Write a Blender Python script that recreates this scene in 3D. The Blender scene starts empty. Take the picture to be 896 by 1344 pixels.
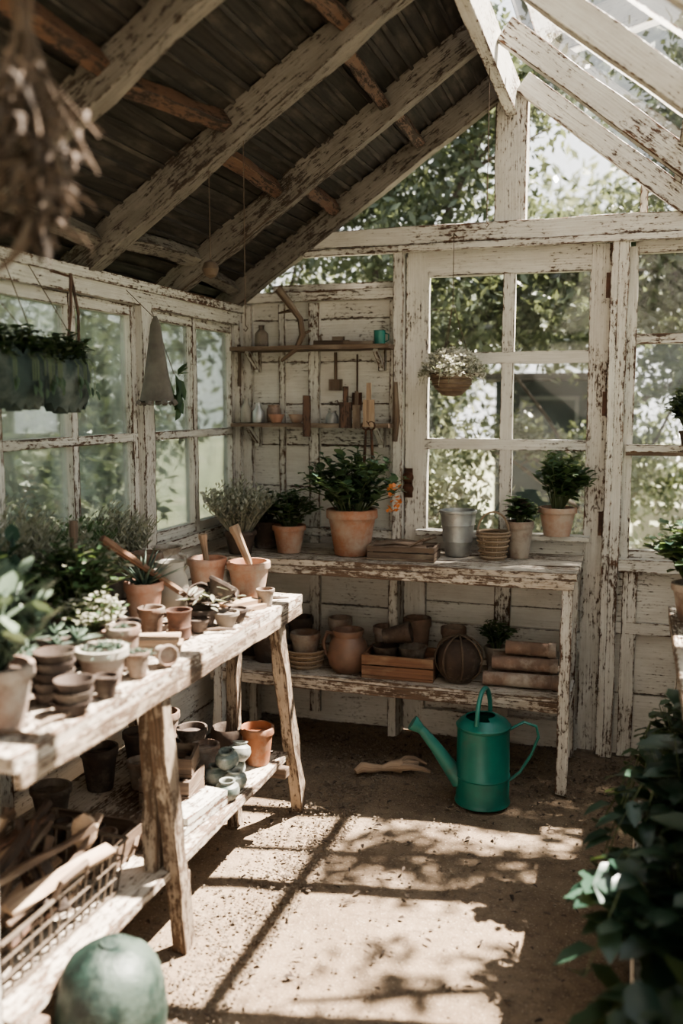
import bpy, math, random
import numpy as np
from mathutils import Vector, Matrix
V=Vector
rng=random.Random(7)
pi=math.pi
COL=bpy.context.scene.collection
# ------------------------------------------------------------------ materials
def node(nt,t,ins=None,**attr):
    n=nt.nodes.new(t)
    for k,v in attr.items(): setattr(n,k,v)
    for k,v in (ins or {}).items():
        if isinstance(v,bpy.types.NodeSocket): nt.links.new(v,n.inputs[k])
        else: n.inputs[k].default_value=v
    return n
def c4(c): return (c[0],c[1],c[2],1.0)
def mixc(nt,f,a,b,mode='MIX'):
    n=node(nt,'ShaderNodeMix',data_type='RGBA',blend_type=mode)
    for i,v in ((0,f),(6,a),(7,b)):
        if isinstance(v,bpy.types.NodeSocket): nt.links.new(v,n.inputs[i])
        else: n.inputs[i].default_value=c4(v) if i else v
    return n.outputs[2]
def mth(nt,op,a,b=0.0,c=None):
    ins={0:a,1:b}
    if c is not None: ins[2]=c
    return node(nt,'ShaderNodeMath',ins,operation=op).outputs[0]
def noise(nt,vec,scale,detail=4,rough=.55):
    return node(nt,'ShaderNodeTexNoise',{'Vector':vec,'Scale':scale,'Detail':detail,'Roughness':rough}).outputs['Fac']
def mp(nt,vec,sc,loc=(0,0,0)):
    return node(nt,'ShaderNodeMapping',{'Vector':vec,'Scale':sc,'Location':loc}).outputs[0]
def step(nt,f,a,b,lo=0.,hi=1.):
    return node(nt,'ShaderNodeMapRange',{0:f,1:a,2:b,3:lo,4:hi}).outputs[0]
def bump(nt,h,st=.5,d=.003):
    return node(nt,'ShaderNodeBump',{'Height':h,'Strength':st,'Distance':d}).outputs[0]
def base(name):
    m=bpy.data.materials.new(name); m.use_nodes=True; nt=m.node_tree
    b=nt.nodes['Principled BSDF']; return m,nt,b
def L(nt,s,b,k): nt.links.new(s,b.inputs[k])
def uvn(nt,n='UVMap'): return node(nt,'ShaderNodeUVMap',uv_map=n).outputs[0]
def objc(nt): return node(nt,'ShaderNodeTexCoord').outputs['Object']

def paint(name,col,dirty,w1,w2,thr,sc=1.,edge=.09,dk=.55):
    m,nt,b=base(name); uv=uvn(nt)
    n1=noise(nt,mp(nt,uv,(1.,2.4,1)),19*sc,10,.78)
    n2=noise(nt,mp(nt,uv,(1.6,60,1)),3,5,.6)
    n0=noise(nt,uv,2.6,3)
    e=node(nt,'ShaderNodeSeparateXYZ',{0:uvn(nt,'edge')})
    d=mth(nt,'SUBTRACT',e.outputs[0],mth(nt,'ABSOLUTE',e.outputs[1]))
    ex=mth(nt,'EXPONENT',mth(nt,'MULTIPLY',d,-230.0))
    v=mth(nt,'ADD',mth(nt,'MULTIPLY',n1,.54),mth(nt,'MULTIPLY',n2,.20))
    v=mth(nt,'ADD',v,mth(nt,'MULTIPLY',n0,.26))
    v=mth(nt,'ADD',v,mth(nt,'MULTIPLY',ex,edge))
    mask=step(nt,v,thr-.006,thr+.012)
    wood=mixc(nt,step(nt,n2,.35,.65),w1,w2)
    n3=noise(nt,mp(nt,uv,(1,2,1)),5,7,.65)
    pc=mixc(nt,step(nt,n3,.42,.72,0,dk),col,dirty)
    grain=mixc(nt,step(nt,n2,.40,.66,0,.4),pc,dirty)
    pc=mixc(nt,step(nt,v,thr-.05,thr,0,.65),grain,dirty)
    L(nt,mixc(nt,mask,pc,wood),b,'Base Color')
    L(nt,step(nt,mask,0,1,.6,.88),b,'Roughness')
    h=mth(nt,'ADD',mth(nt,'MULTIPLY',mask,-1.),mth(nt,'MULTIPLY',n2,.8))
    L(nt,bump(nt,h,.7,.0028),b,'Normal'); return m
def wood(name,a,b2,c,sc=1.,rough=.75):
    m,nt,b=base(name); uv=uvn(nt)
    n1=noise(nt,mp(nt,uv,(1.2,28*sc,1)),3,6,.6); n2=noise(nt,mp(nt,uv,(1,3,1)),6,5)
    col=mixc(nt,step(nt,n1,.32,.68),a,b2); col=mixc(nt,step(nt,n2,.5,.72),col,c)
    L(nt,col,b,'Base Color'); b.inputs['Roughness'].default_value=rough
    L(nt,bump(nt,n1,.6,.003),b,'Normal'); return m
def mottled(name,a,b2,c=None,sc=14,rough=.7,metal=0.,bs=.3,c_lo=.55,c_hi=.68,vlo=.7):
    m,nt,b=base(name); o=objc(nt)
    n1=noise(nt,o,sc,6,.6); col=mixc(nt,step(nt,n1,.35,.65),a,b2)
    if c is not None:
        rnd=node(nt,'ShaderNodeObjectInfo').outputs['Random']
        n2=noise(nt,node(nt,'ShaderNodeVectorMath',{0:o,1:mixc(nt,rnd,(3,1,7),(9,8,2))},operation='ADD').outputs[0],sc*.45,8,.7)
        col=mixc(nt,step(nt,n2,c_lo,c_hi),col,c)
        hs=node(nt,'ShaderNodeHueSaturation',{'Value':step(nt,rnd,0,1,vlo,1.15 if vlo<1 else 1.),'Saturation':step(nt,rnd,0,1,1.05,.8),'Color':col}); col=hs.outputs[0]
    L(nt,col,b,'Base Color'); b.inputs['Roughness'].default_value=rough; b.inputs['Metallic'].default_value=metal
    n3=noise(nt,o,sc*5,4); L(nt,bump(nt,n3,bs,.002),b,'Normal'); return m
def leafm(name,a,b2,trans=.35,rough=.45,tc=(.40,.50,.14)):
    m,nt,b=base(name)
    r=node(nt,'ShaderNodeNewGeometry').outputs['Random Per Island']
    col=mixc(nt,r,a,b2); L(nt,col,b,'Base Color'); b.inputs['Roughness'].default_value=rough
    t=node(nt,'ShaderNodeBsdfTranslucent',{'Color':mixc(nt,.4,col,tc)})
    mx=node(nt,'ShaderNodeMixShader',{0:trans,1:b.outputs[0],2:t.outputs[0]})
    nt.links.new(mx.outputs[0],nt.nodes['Material Output'].inputs[0]); return m
def glassm(name,film,lo=.45,hi=.75,col=(.8,.86,.84),tint=(1,1,1)):
    m,nt,b=base(name); o=objc(nt)
    tr=node(nt,'ShaderNodeBsdfTransparent',{'Color':c4(tint)}); gl=node(nt,'ShaderNodeBsdfGlossy',{'Roughness':.03})
    fr=node(nt,'ShaderNodeFresnel',{'IOR':1.45})
    m1=node(nt,'ShaderNodeMixShader',{0:mth(nt,'MULTIPLY',fr.outputs[0],.8),1:tr.outputs[0],2:gl.outputs[0]})
    df=node(nt,'ShaderNodeBsdfDiffuse',{'Color':c4(col)}); tl=node(nt,'ShaderNodeBsdfTranslucent',{'Color':c4(col)})
    m2=node(nt,'ShaderNodeMixShader',{0:.5,1:df.outputs[0],2:tl.outputs[0]})
    n1=noise(nt,mp(nt,o,(1,1,.45)),5,9,.7)
    f=step(nt,n1,lo,hi,film*.15,film)
    m3=node(nt,'ShaderNodeMixShader',{0:f,1:m1.outputs[0],2:m2.outputs[0]})
    nt.links.new(m3.outputs[0],nt.nodes['Material Output'].inputs[0]); return m
BR=(.14,.08,.05); BR2=(.055,.036,.026)
WP=paint('chipped_white_paint',(.62,.60,.555),(.40,.365,.315),BR,BR2,.568,1.6)
WPH=paint('heavily_chipped_white_paint',(.61,.59,.545),(.36,.32,.27),(.17,.085,.05),BR2,.553,1.6)
WPL=paint('board_white_paint',(.62,.60,.555),(.42,.385,.335),(.18,.11,.075),BR2,.570,1.9,.10,.6)
RAF=paint('grey_washed_rafter',(.215,.192,.165),(.115,.096,.078),(.085,.058,.042),(.04,.03,.024),.538,1.1,.06,.95)
BENCH=paint('worn_bench_top',(.58,.52,.45),(.31,.255,.20),(.19,.125,.085),(.08,.052,.037),.522,1.4,.07,.95)
LEGW=paint('bare_grey_leg_wood',(.38,.315,.25),(.21,.16,.117),(.16,.105,.07),(.07,.048,.034),.51,1.1,.05,1.)
RPW=paint('rusty_roof_block_wood',(.15,.078,.048),(.085,.046,.031),(.055,.034,.025),(.03,.021,.017),.525,1.0,.05,.9)
ORW=wood('orange_brown_wood',(.21,.10,.055),(.105,.057,.036),(.26,.175,.115))
OLDW=wood('old_brown_wood',(.17,.115,.08),(.07,.047,.034),(.26,.205,.155))
PALEW=wood('pale_wood',(.38,.27,.185),(.21,.14,.095),(.46,.37,.28))
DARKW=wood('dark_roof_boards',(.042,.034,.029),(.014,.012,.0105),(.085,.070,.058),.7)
WICK=wood('wicker',(.30,.215,.145),(.14,.096,.062),(.40,.33,.25),.5)
TERR=mottled('terracotta',(.40,.175,.095),(.29,.125,.068),(.40,.315,.25),10,.84,0,.45,.46,.64)
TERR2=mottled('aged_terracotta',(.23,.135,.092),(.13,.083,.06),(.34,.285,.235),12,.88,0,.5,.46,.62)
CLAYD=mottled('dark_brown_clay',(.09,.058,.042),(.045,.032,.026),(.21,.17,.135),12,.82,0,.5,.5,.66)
BROWNC=mottled('brown_glazed_clay',(.21,.105,.062),(.11,.06,.04),(.30,.22,.16),9,.45)
WHC=mottled('white_ceramic',(.48,.44,.375),(.34,.305,.255),(.22,.17,.13),9,.55)
GRNC=mottled('grey_green_glaze',(.13,.17,.15),(.085,.115,.105),(.34,.34,.30),12,.5,0,.3,.48,.6)
GALV=mottled('galvanized_metal',(.46,.46,.44),(.35,.35,.34),(.24,.2,.17),16,.45,.6)
GREEN=mottled('green_enamel',(.012,.185,.142),(.010,.135,.108),(.06,.11,.09),9,.36,0,.15,.53,.66)
RUST=mottled('rusty_iron',(.14,.06,.035),(.06,.035,.025),(.25,.12,.06),20,.85,.2)
WIRE=mottled('rusty_wire',(.17,.135,.105),(.09,.068,.05),None,20,.6,.3)
SOIL=mottled('potting_soil',(.03,.02,.015),(.06,.04,.028),None,40,.95,0,1.)
FAB=mottled('dark_green_canvas',(.035,.055,.048),(.02,.034,.031),(.10,.115,.10),12,.9,0,.6,.48,.62)
GREYF=mottled('grey_felt',(.17,.155,.135),(.10,.09,.08),None,12,.95)
DRY=leafm('dried_petals',(.03,.022,.017),(.10,.072,.054),.10,.9,(.25,.18,.13))
DRYST=mottled('dry_stem',(.12,.083,.058),(.07,.05,.035),None,20,.9)
PATINA=mottled('green_patina',(.010,.030,.022),(.004,.010,.008),(.060,.085,.068),16,.5,0,1.,.44,.58,1.)
LD=leafm('dark_green_leaf',(.015,.036,.018),(.04,.075,.038),.2)
LM=leafm('mid_green_leaf',(.03,.072,.033),(.09,.145,.068),.28)
LMB=leafm('soft_mint_leaf',(.04,.085,.045),(.13,.19,.11),.3,.4)
LT=leafm('blue_green_leaf',(.010,.030,.022),(.038,.074,.050),.12,.32)
LG=leafm('silver_grey_leaf',(.20,.20,.155),(.42,.40,.33),.25,.7)
LW=leafm('white_flower_petal',(.55,.53,.47),(.78,.76,.68),.3,.7,(.6,.6,.5))
LS=leafm('succulent_leaf',(.045,.075,.056),(.15,.19,.14),.08,.4)
LO=leafm('garden_leaf',(.016,.028,.016),(.085,.105,.066),.30,.32,(.38,.42,.18))
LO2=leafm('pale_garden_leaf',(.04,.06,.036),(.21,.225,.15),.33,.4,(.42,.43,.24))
FLR=leafm('orange_petal',(.60,.15,.05),(.70,.26,.1),.3)
STEM=mottled('green_stem',(.08,.11,.045),(.06,.07,.035),None,20,.7)
BARK=mottled('bark',(.09,.07,.052),(.04,.03,.024),None,8,.9,0,.8)
GL=glassm('clear_old_glass',.012)
GLL=glassm('dusty_glass',.17,.42,.68,(.7,.76,.73),(.86,.90,.87))
GLR=glassm('roof_glass',.03)
TEAL=mottled('teal_board',(.012,.026,.028),(.008,.017,.019),None,5,.8)
FENCE=mottled('pale_fence_paint',(.38,.365,.32),(.30,.28,.25),None,5,.8)
GREYP=mottled('grey_frame_paint',(.10,.11,.11),(.07,.08,.08),None,5,.8)
def floorm():
    m,nt,b=base('packed_earth'); o=objc(nt)
    n1=noise(nt,o,2.2,6,.6); n2=noise(nt,o,38,6,.7); n3=noise(nt,o,140,3,.6); n4=noise(nt,o,9,7,.7)
    col=mixc(nt,step(nt,n1,.35,.65),(.160,.112,.074),(.262,.195,.135))
    col=mixc(nt,step(nt,n4,.48,.68,0,.65),col,(.105,.072,.048))
    col=mixc(nt,step(nt,n2,.52,.72,0,.9),col,(.07,.048,.033)); col=mixc(nt,step(nt,n3,.58,.70),col,(.35,.285,.21))
    L(nt,col,b,'Base Color'); b.inputs['Roughness'].default_value=.92
    h=mth(nt,'ADD',mth(nt,'MULTIPLY',n2,.9),mth(nt,'MULTIPLY',n3,.6)); h=mth(nt,'ADD',h,mth(nt,'MULTIPLY',n1,1.5))
    L(nt,bump(nt,h,.85,.008),b,'Normal'); return m
FLOOR=floorm()
PEB=mottled('gravel_stone',(.15,.112,.082),(.24,.19,.14),(.09,.065,.045),30,.9)
GRASS=mottled('garden_grass',(.12,.14,.07),(.24,.23,.15),(.30,.26,.18),1.5,.95)
# ------------------------------------------------------------------ mesh builder
class MB:
    def __init__(s,mat=None):
        s.v=[];s.f=[];s.uv=[];s.e=[];s.mi=[];s.sm=[];s.mats=[];s.T=Matrix.Identity(4)
        if mat: s.mats.append(mat)
    def mat(s,m):
        if m is None: return 0
        if m not in s.mats: s.mats.append(m)
        return s.mats.index(m)
    def av(s,p): s.v.append(tuple(s.T@V(p))); return len(s.v)-1
    def face(s,idx,uv=None,e=None,mi=0,sm=False):
        s.f.append(tuple(idx)); n=len(idx)
        s.uv.append(uv or [(0,0)]*n); s.e.append(e or [(1,0)]*n); s.mi.append(mi); s.sm.append(sm)
    def plank(s,p0,p1,w,h,up=(0,0,1),mat=None,seg=1,jit=0.,taper=1.):
        mi=s.mat(mat); p0=V(p0);p1=V(p1); a=p1-p0; ln=a.length; a=a/ln; up=V(up)
        side=a.cross(up)
        if side.length<1e-4: side=a.cross(V((1,0,0)))
        side.normalize(); upv=side.cross(a)
        ru=rng.uniform(0,50); rv=rng.uniform(0,50); rings=[]
        for i in range(seg+1):
            t=i/seg; c=p0+a*(ln*t); k=1+(taper-1)*t; r=[]
            for sx,sy in ((-1,-1),(1,-1),(1,1),(-1,1)):
                q=c+side*(sx*w/2*k)+upv*(sy*h/2*k)
                if jit: q=q+V([rng.uniform(-jit,jit) for _ in range(3)])
                r.append(s.av(q))
            rings.append(r)
        dims=(w,h,w,h)
        for i in range(seg):
            u0=ru+ln*i/seg;u1=ru+ln*(i+1)/seg
            for k in range(4):
                k2=(k+1)%4; d=dims[k]/2; o=rv+k*3.7
                s.face((rings[i][k],rings[i+1][k],rings[i+1][k2],rings[i][k2]),
                       [(u0,o-d),(u1,o-d),(u1,o+d),(u0,o+d)],[(d,-d),(d,-d),(d,d),(d,d)],mi)
        s.face(rings[0],[(ru,rv),(ru+w,rv),(ru+w,rv+h),(ru,rv+h)],None,mi)
        s.face(rings[-1][::-1],[(ru,rv),(ru+w,rv),(ru+w,rv+h),(ru,rv+h)],None,mi)
    def box(s,c,d,mat=None,seg=1,jit=0):
        d=list(d);c=V(c); ax=max(range(3),key=lambda i:d[i]); a=V((0,0,0)); a[ax]=d[ax]/2
        up=V((0,0,1)) if ax!=2 else V((0,1,0)); side=a.normalized().cross(up)
        w=sum(abs(side[i])*d[i] for i in range(3)); h=sum(abs(up[i])*d[i] for i in range(3))
        s.plank(c-a,c+a,w,h,up,mat,seg,jit)
    def lathe(s,prof,n=24,c=(0,0,0),mat=None,smooth=True,sx=1.,sy=1.,a0=0.,a1=None):
        mi=s.mat(mat); c=V(c); rings=[]; full=a1 is None; span=2*pi if full else a1-a0; m=n if full else n+1
        for r,z in prof:
            if r<1e-5: rings.append([s.av(c+V((0,0,z)))])
            else: rings.append([s.av(c+V((r*sx*math.cos(a0+span*j/n),r*sy*math.sin(a0+span*j/n),z))) for j in range(m)])
        for i in range(len(prof)-1):
            A,B=rings[i],rings[i+1]
            z0,z1=prof[i][1],prof[i+1][1]
            for j in range(n):
                k=(j+1)%m; u0=j/n*.6;u1=(j+1)/n*.6
                if len(A)==1 and len(B)==1: continue
                if len(A)==1: s.face((A[0],B[k],B[j]),[(u0,z0),(u1,z1),(u0,z1)],None,mi,smooth)
                elif len(B)==1: s.face((A[j],A[k],B[0]),[(u0,z0),(u1,z0),(u0,z1)],None,mi,smooth)
                else: s.face((A[j],A[k],B[k],B[j]),[(u0,z0),(u1,z0),(u1,z1),(u0,z1)],None,mi,smooth)
    def tube(s,pts,r,n=6,mat=None,closed=False,flat=1.):
        mi=s.mat(mat); pts=[V(p) for p in pts]; m=len(pts); rs=r if isinstance(r,(list,tuple)) else [r]*m
        prev=None; rings=[]; acc=0; us=[]; ro=rng.uniform(0,9)
        for i,pt in enumerate(pts):
            if closed: t=(pts[(i+1)%m]-pts[i-1])
            else: t=pts[min(i+1,m-1)]-pts[max(i-1,0)]
            t.normalize()
            if prev is None:
                x=t.cross(V((0,0,1)));
                if x.length<.05: x=t.cross(V((0,1,0)))
            else: x=prev-t*prev.dot(t)
            x.normalize(); prev=x; y=t.cross(x)
            if i: acc+=(pts[i]-pts[i-1]).length
            us.append(acc)
            rings.append([s.av(pt+x*(rs[i]*math.cos(2*pi*j/n))+y*(rs[i]*flat*math.sin(2*pi*j/n))) for j in range(n)])
        for i in range(m if closed else m-1):
            A=rings[i];B=rings[(i+1)%m]; ua=us[i]; ub=us[(i+1)%m] if (i+1)<m else acc+.05
            for j in range(n):
                k=(j+1)%n; w0=ro+j*.02;w1=ro+(j+1)*.02
                s.face((A[j],A[k],B[k],B[j]),[(ua,w0),(ua,w1),(ub,w1),(ub,w0)],None,mi,n>4)
        if not closed:
            s.face(rings[0][::-1],None,None,mi); s.face(rings[-1],None,None,mi)
    def leaf(s,p,d,up,ln,w,mat=None,fold=.25,droop=.0):
        mi=s.mat(mat); p=V(p); d=V(d).normalized(); up=V(up); side=d.cross(up)
        if side.length<1e-3: side=V((1,0,0))
        side.normalize(); n=side.cross(d)
        b=s.av(p); m1=p+d*ln*.30; m2=p+d*ln*.72-n*ln*droop*.4
        l=s.av(m1-side*w/2+n*w*fold); r=s.av(m1+side*w/2+n*w*fold); c=s.av(m1)
        l2=s.av(m2-side*w*.42+n*w*fold*.7); r2=s.av(m2+side*w*.42+n*w*fold*.7); c2=s.av(m2)
        t=s.av(p+d*ln-n*ln*droop)
        s.face((b,r,c),None,None,mi,True); s.face((b,c,l),None,None,mi,True)
        s.face((c,r,r2,c2),None,None,mi,True); s.face((l,c,c2,l2),None,None,mi,True)
        s.face((c2,r2,t),None,None,mi,True); s.face((c2,t,l2),None,None,mi,True)
    def sleaf(s,p,d,up,ln,w,mat=None):
        mi=s.mat(mat); p=V(p); d=V(d).normalized(); side=d.cross(V(up))
        if side.length<1e-3: side=V((1,0,0))
        side.normalize(); m1=p+d*ln*.5
        s.face((s.av(p),s.av(m1+side*w/2),s.av(p+d*ln),s.av(m1-side*w/2)),None,None,mi,True)
    def blade(s,p,d,ln,w,bend=.3,mat=None,seg=4,thick=.0):
        mi=s.mat(mat); p=V(p); d=V(d).normalized(); side=d.cross(V((0,0,1)))
        if side.length<1e-3: side=V((1,0,0))
        side.normalize(); prev=None; q=p.copy(); dd=d.copy()
        for i in range(seg+1):
            t=i/seg; ww=w*(1-t)**.6*(.75+.25*math.sin(pi*min(t*1.5,1)))
            n=side.cross(dd)
            if thick: cur=[s.av(q-side*ww/2+n*ww*.15),s.av(q-n*thick*(1-t)),s.av(q+side*ww/2+n*ww*.15)]
            else: cur=[s.av(q-side*ww/2+n*ww*.2),s.av(q),s.av(q+side*ww/2+n*ww*.2)]
            if prev:
                s.face((prev[0],prev[1],cur[1],cur[0]),None,None,mi,True); s.face((prev[1],prev[2],cur[2],cur[1]),None,None,mi,True)
                if thick: s.face((prev[2],prev[0],cur[0],cur[2]),None,None,mi,True)
            prev=cur; q=q+dd*(ln/seg); dd=(dd+V((0,0,-bend/seg))).normalized()
    def poly(s,pts,mat=None):
        s.face([s.av(p) for p in pts],[(p[0],p[2]) for p in pts],None,s.mat(mat))
    def build(s,name,bevel=0.):
        me=bpy.data.meshes.new(name); me.from_pydata(s.v,[],s.f)
        for m in s.mats: me.materials.append(m)
        uvl=me.uv_layers.new(name='UVMap'); el=me.uv_layers.new(name='edge')
        uvl.data.foreach_set('uv',[x for f in s.uv for q in f for x in q])
        el.data.foreach_set('uv',[x for f in s.e for q in f for x in q])
        me.polygons.foreach_set('material_index',s.mi); me.polygons.foreach_set('use_smooth',s.sm)
        me.update()
        if any(s.sm) and name not in ('foliage','leafy_plant','climbing_plant','blossom'): me.set_sharp_from_angle(angle=math.radians(40))
        o=bpy.data.objects.new(name,me); COL.objects.link(o)
        if bevel:
            bm=o.modifiers.new('bevel','BEVEL'); bm.width=bevel; bm.segments=1; bm.limit_method='ANGLE'
        return o
def tag(o,label,cat,group=None,kind=None):
    o['label']=label
    if cat: o['category']=cat
    if group: o['group']=group
    if kind: o['kind']=kind
def thing(name,label,cat,loc,parts,rz=0.,group=None,bevel=0.,rot=None,kind=None):
    if isinstance(parts,MB): o=parts.build(name,bevel)
    else:
        o=bpy.data.objects.new(name,None); o.empty_display_size=.05; COL.objects.link(o)
        for pt in parts:
            c=pt[1].build(pt[0],bevel); c.parent=o
            if len(pt)>2 and pt[2]: c['label']=pt[2]
            if len(pt)>3: c['kind']=pt[3]
    o.location=loc; o.rotation_euler=rot or (0,0,rz); tag(o,label,cat,group,kind); return o
def struct(name,mb,label,cat='structure',children=None,bevel=0.):
    o=mb.build(name,bevel); tag(o,label,cat,None,'structure')
    for n,cm in (children or []):
        c=cm.build(n); c.parent=o
    return o
# ------------------------------------------------------------------ plants / pots
def potmb(r,h,mat=TERR,rim=.2,foot=.68):
    b=MB(mat); zr=h*(1-rim); q=rng.uniform(.97,1.03)
    b.lathe([(0,0),(r*foot,0),(r*foot*1.01,h*.02),(r*.92,zr),(r*.93,zr),(r*1.0,zr+.001),(r*1.02,zr+h*.04),(r*1.01,h*.985),(r*.97,h),(r*.86,h),(r*.84,h*.97),(r*.80,h*.80),(0,h*.80)],28,sx=q,sy=2-q)
    for i,v in enumerate(b.v):
        if v[2]>h*.9 and rng.random()<.25: b.v[i]=(v[0]*.99,v[1]*.99,v[2]-rng.random()*h*.015)
    return b
def soil(r,h): 
    b=MB(SOIL); b.lathe([(r*.80,h*.80),(r*.82,h*.86),(r*.5,h*.89),(0,h*.90)],16); return b
def bush(b,c,r,h,ns,ll,lw,mat,stem=STEM,per=9,up=.5,mat2=None,var=.0):
    c=V(c)
    for i in range(ns):
        a=rng.uniform(0,2*pi); sp=math.sqrt(rng.random()); sv=1+rng.uniform(-var,var*.6)
        end=c+V((math.cos(a)*r*sp,math.sin(a)*r*sp,h*(1-.45*sp*sp)*rng.uniform(.75,1.05)))
        mid=c+(end-c)*.5+V((0,0,h*.12)); st=c+V((math.cos(a),math.sin(a),0))*r*.12
        pts=[st,st.lerp(mid,.6),mid,mid.lerp(end,.6),end]
        b.tube(pts,[.0035,.003,.0025,.002,.001],4,stem)
        for j in range(per):
            t=.25+.75*j/(per-1); k=min(int(t*4),3); q=pts[k].lerp(pts[k+1],t*4-k)
            aa=j*2.4+rng.uniform(-.4,.4); d=V((math.cos(aa),math.sin(aa),rng.uniform(-.1,up)))
            s=rng.uniform(.7,1.15)*(1-.3*(t>.9))*sv
            mm=mat if (mat2 is None or rng.random()<.8) else mat2
            b.leaf(q,d,(rng.uniform(-.3,.3),rng.uniform(-.3,.3),1),ll*s,lw*s,mm,.15,.12)
def lav(b,c,r,h,ns,mat=LG):
    c=V(c)
    for i in range(ns):
        a=rng.uniform(0,2*pi); sp=math.sqrt(rng.random()); hh=h*rng.uniform(.65,1.1)*(1-.35*sp)
        end=c+V((math.cos(a)*r*sp*1.1,math.sin(a)*r*sp*1.1,hh)); st=c+V((math.cos(a),math.sin(a),0))*r*.3*sp
        pts=[st,st.lerp(end,.5)+V((0,0,h*.05)),end]; b.tube(pts,[.0018,.0014,.001],3,mat)
        for j in range(14):
            t=.3+.7*j/13; q=pts[0].lerp(pts[1],t*2) if t<.5 else pts[1].lerp(pts[2],t*2-1)
            aa=j*2.4; d=V((math.cos(aa)*.8,math.sin(aa)*.8,.8)); b.sleaf(q,d,(0,0,1),.024*rng.uniform(.7,1.3),.009,mat)
def rosette(b,c,r,n,mat=LS,w=.3):
    for i in range(n):
        t=i/n; a=i*2.4; el=.15+1.2*t; l=r*(1-.6*t)
        b.blade(V(c)+V((0,0,r*.1*t)),(math.cos(a)*math.cos(el),math.sin(a)*math.cos(el),math.sin(el)),l,l*w,.2,mat,4,l*.12)
def paddles(b,c,r,h,n,mat=LS):
    c=V(c)
    for i in range(n):
        a=i*2.4; sp=.25+.75*rng.random(); e=c+V((math.cos(a)*r*sp,math.sin(a)*r*sp,h*rng.uniform(.45,1.)*(1-.3*sp)))
        b.tube([c+(e-c)*.05,c+(e-c)*.5+V((0,0,.02)),e],[.007,.006,.004],6,mat)
        for j in range(7):
            q=c+(e-c)*(.45+.55*j/6); aa=j*2.4+i; d=V((math.cos(aa),math.sin(aa),rng.uniform(.5,1.4))).normalized()
            l=rng.uniform(.045,.07); b.blade(q,d,l*.5,.018,0,mat,2,.004); b.leaf(q+d*l*.15,d,(-d.x,-d.y,.5),l,l*.62,mat,.08,.05)
def potted(name,label,loc,r,h,kind,pr,ph,potmat=TERR,leafmat=LM,n=30,ll=.035,lw=.02,group=None,cat='potted plant',**k):
    f=MB(); c=(0,0,h*.85)
    if kind=='bush': bush(f,c,pr,ph,n,ll,lw,leafmat,**k)
    elif kind=='lav': lav(f,c,pr,ph,n,leafmat)
    elif kind=='paddle': paddles(f,c,pr,ph,n,leafmat)
    elif kind=='rosette': rosette(f,c,pr,n,leafmat)
    elif kind=='rosettes':
        for q in range(n//10):
            a=2.4*q; rosette(f,(math.cos(a)*pr*.6*(q>0),math.sin(a)*pr*.6*(q>0),h*.85+.01*(q==0)),pr*rng.uniform(.45,.7),14,leafmat,.42)
    elif kind=='aloe':
        for i in range(n):
            a=i*2.4; el=.45+.9*i/n; f.blade(c,(math.cos(a)*math.cos(el),math.sin(a)*math.cos(el),math.sin(el)),pr*rng.uniform(.8,1.2),.016,.35,leafmat,5,.004)
    return thing(name,label,cat,loc,[('pot',potmb(r,h,potmat)),('soil',soil(r,h)),('foliage',f)],rng.uniform(0,6),group)

# ================================================================== SHELL
XL=-1.8; XR=.74; YB=4.0; XM=-.53; ZR=2.78; ZL=1.92
sl=(ZR-ZL)/(XM-XL); sr=.8
def zl(x): return ZL+sl*(x-XL)
def zr_(x): return ZR-sr*(x-XM)
f=MB(FLOOR)
nx,ny=40,90; x0,x1,y0,y1=-1.95,.9,-1.2,4.05
from mathutils import noise as mn
g=[[f.av((x0+(x1-x0)*i/nx,y0+(y1-y0)*j/ny,.012*mn.noise(V((i*.25,j*.2,1)))-.008)) for i in range(nx+1)] for j in range(ny+1)]
for j in range(ny):
    for i in range(nx): f.face((g[j][i],g[j][i+1],g[j+1][i+1],g[j+1][i]),None,None,0,True)
struct('floor',f,'packed brown earth floor scattered with fine gravel','floor')
pb=MB(PEB)
def pebble(x,y,r):
    c=V((x,y,r*.3)); vs=[]
    for dx,dy,dz in ((1,0,0),(0,1,0),(-1,0,0),(0,-1,0),(0,0,.7),(0,0,-.7)):
        vs.append(pb.av(c+V((dx,dy,dz))*r*rng.uniform(.6,1.2)))
    for a,b2 in ((0,1),(1,2),(2,3),(3,0)):
        pb.face((vs[a],vs[b2],vs[4]),None,None,0,True); pb.face((vs[b2],vs[a],vs[5]),None,None,0,True)
for i in range(9000):
    k=rng.random()
    if k<.47: x=rng.uniform(-1.75,0.6); y=4.0-abs(rng.gauss(0,.42))
    elif k<.86: x=-1.05-abs(rng.gauss(0,.16))+.14; y=rng.uniform(1.0,3.6)
    else: x=rng.uniform(-1.3,.5); y=rng.uniform(1.2,3.9)
    if x<-1.78 or y>3.98: continue
    pebble(x,y,rng.uniform(.0022,.0075))
o=pb.build('gravel'); tag(o,'loose brown gravel scattered over the earth floor','gravel',None,'stuff')
b=MB()
for i in range(420):
    x=rng.uniform(-1.7,.05); y=rng.uniform(1.3,3.9)
    if rng.random()<.5: y=3.9-abs(rng.gauss(0,.35))
    a=rng.uniform(0,6.3); b.leaf((x,y,.004+rng.uniform(0,.004)),(math.cos(a),math.sin(a),rng.uniform(-.05,.25)),(rng.uniform(-.4,.4),rng.uniform(-.4,.4),1),rng.uniform(.015,.035),rng.uniform(.006,.014),DRY,.3,.2)
o=b.build('fallen_leaves'); tag(o,'small dry brown fallen leaves on the earth floor','leaves',None,'stuff')
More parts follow.
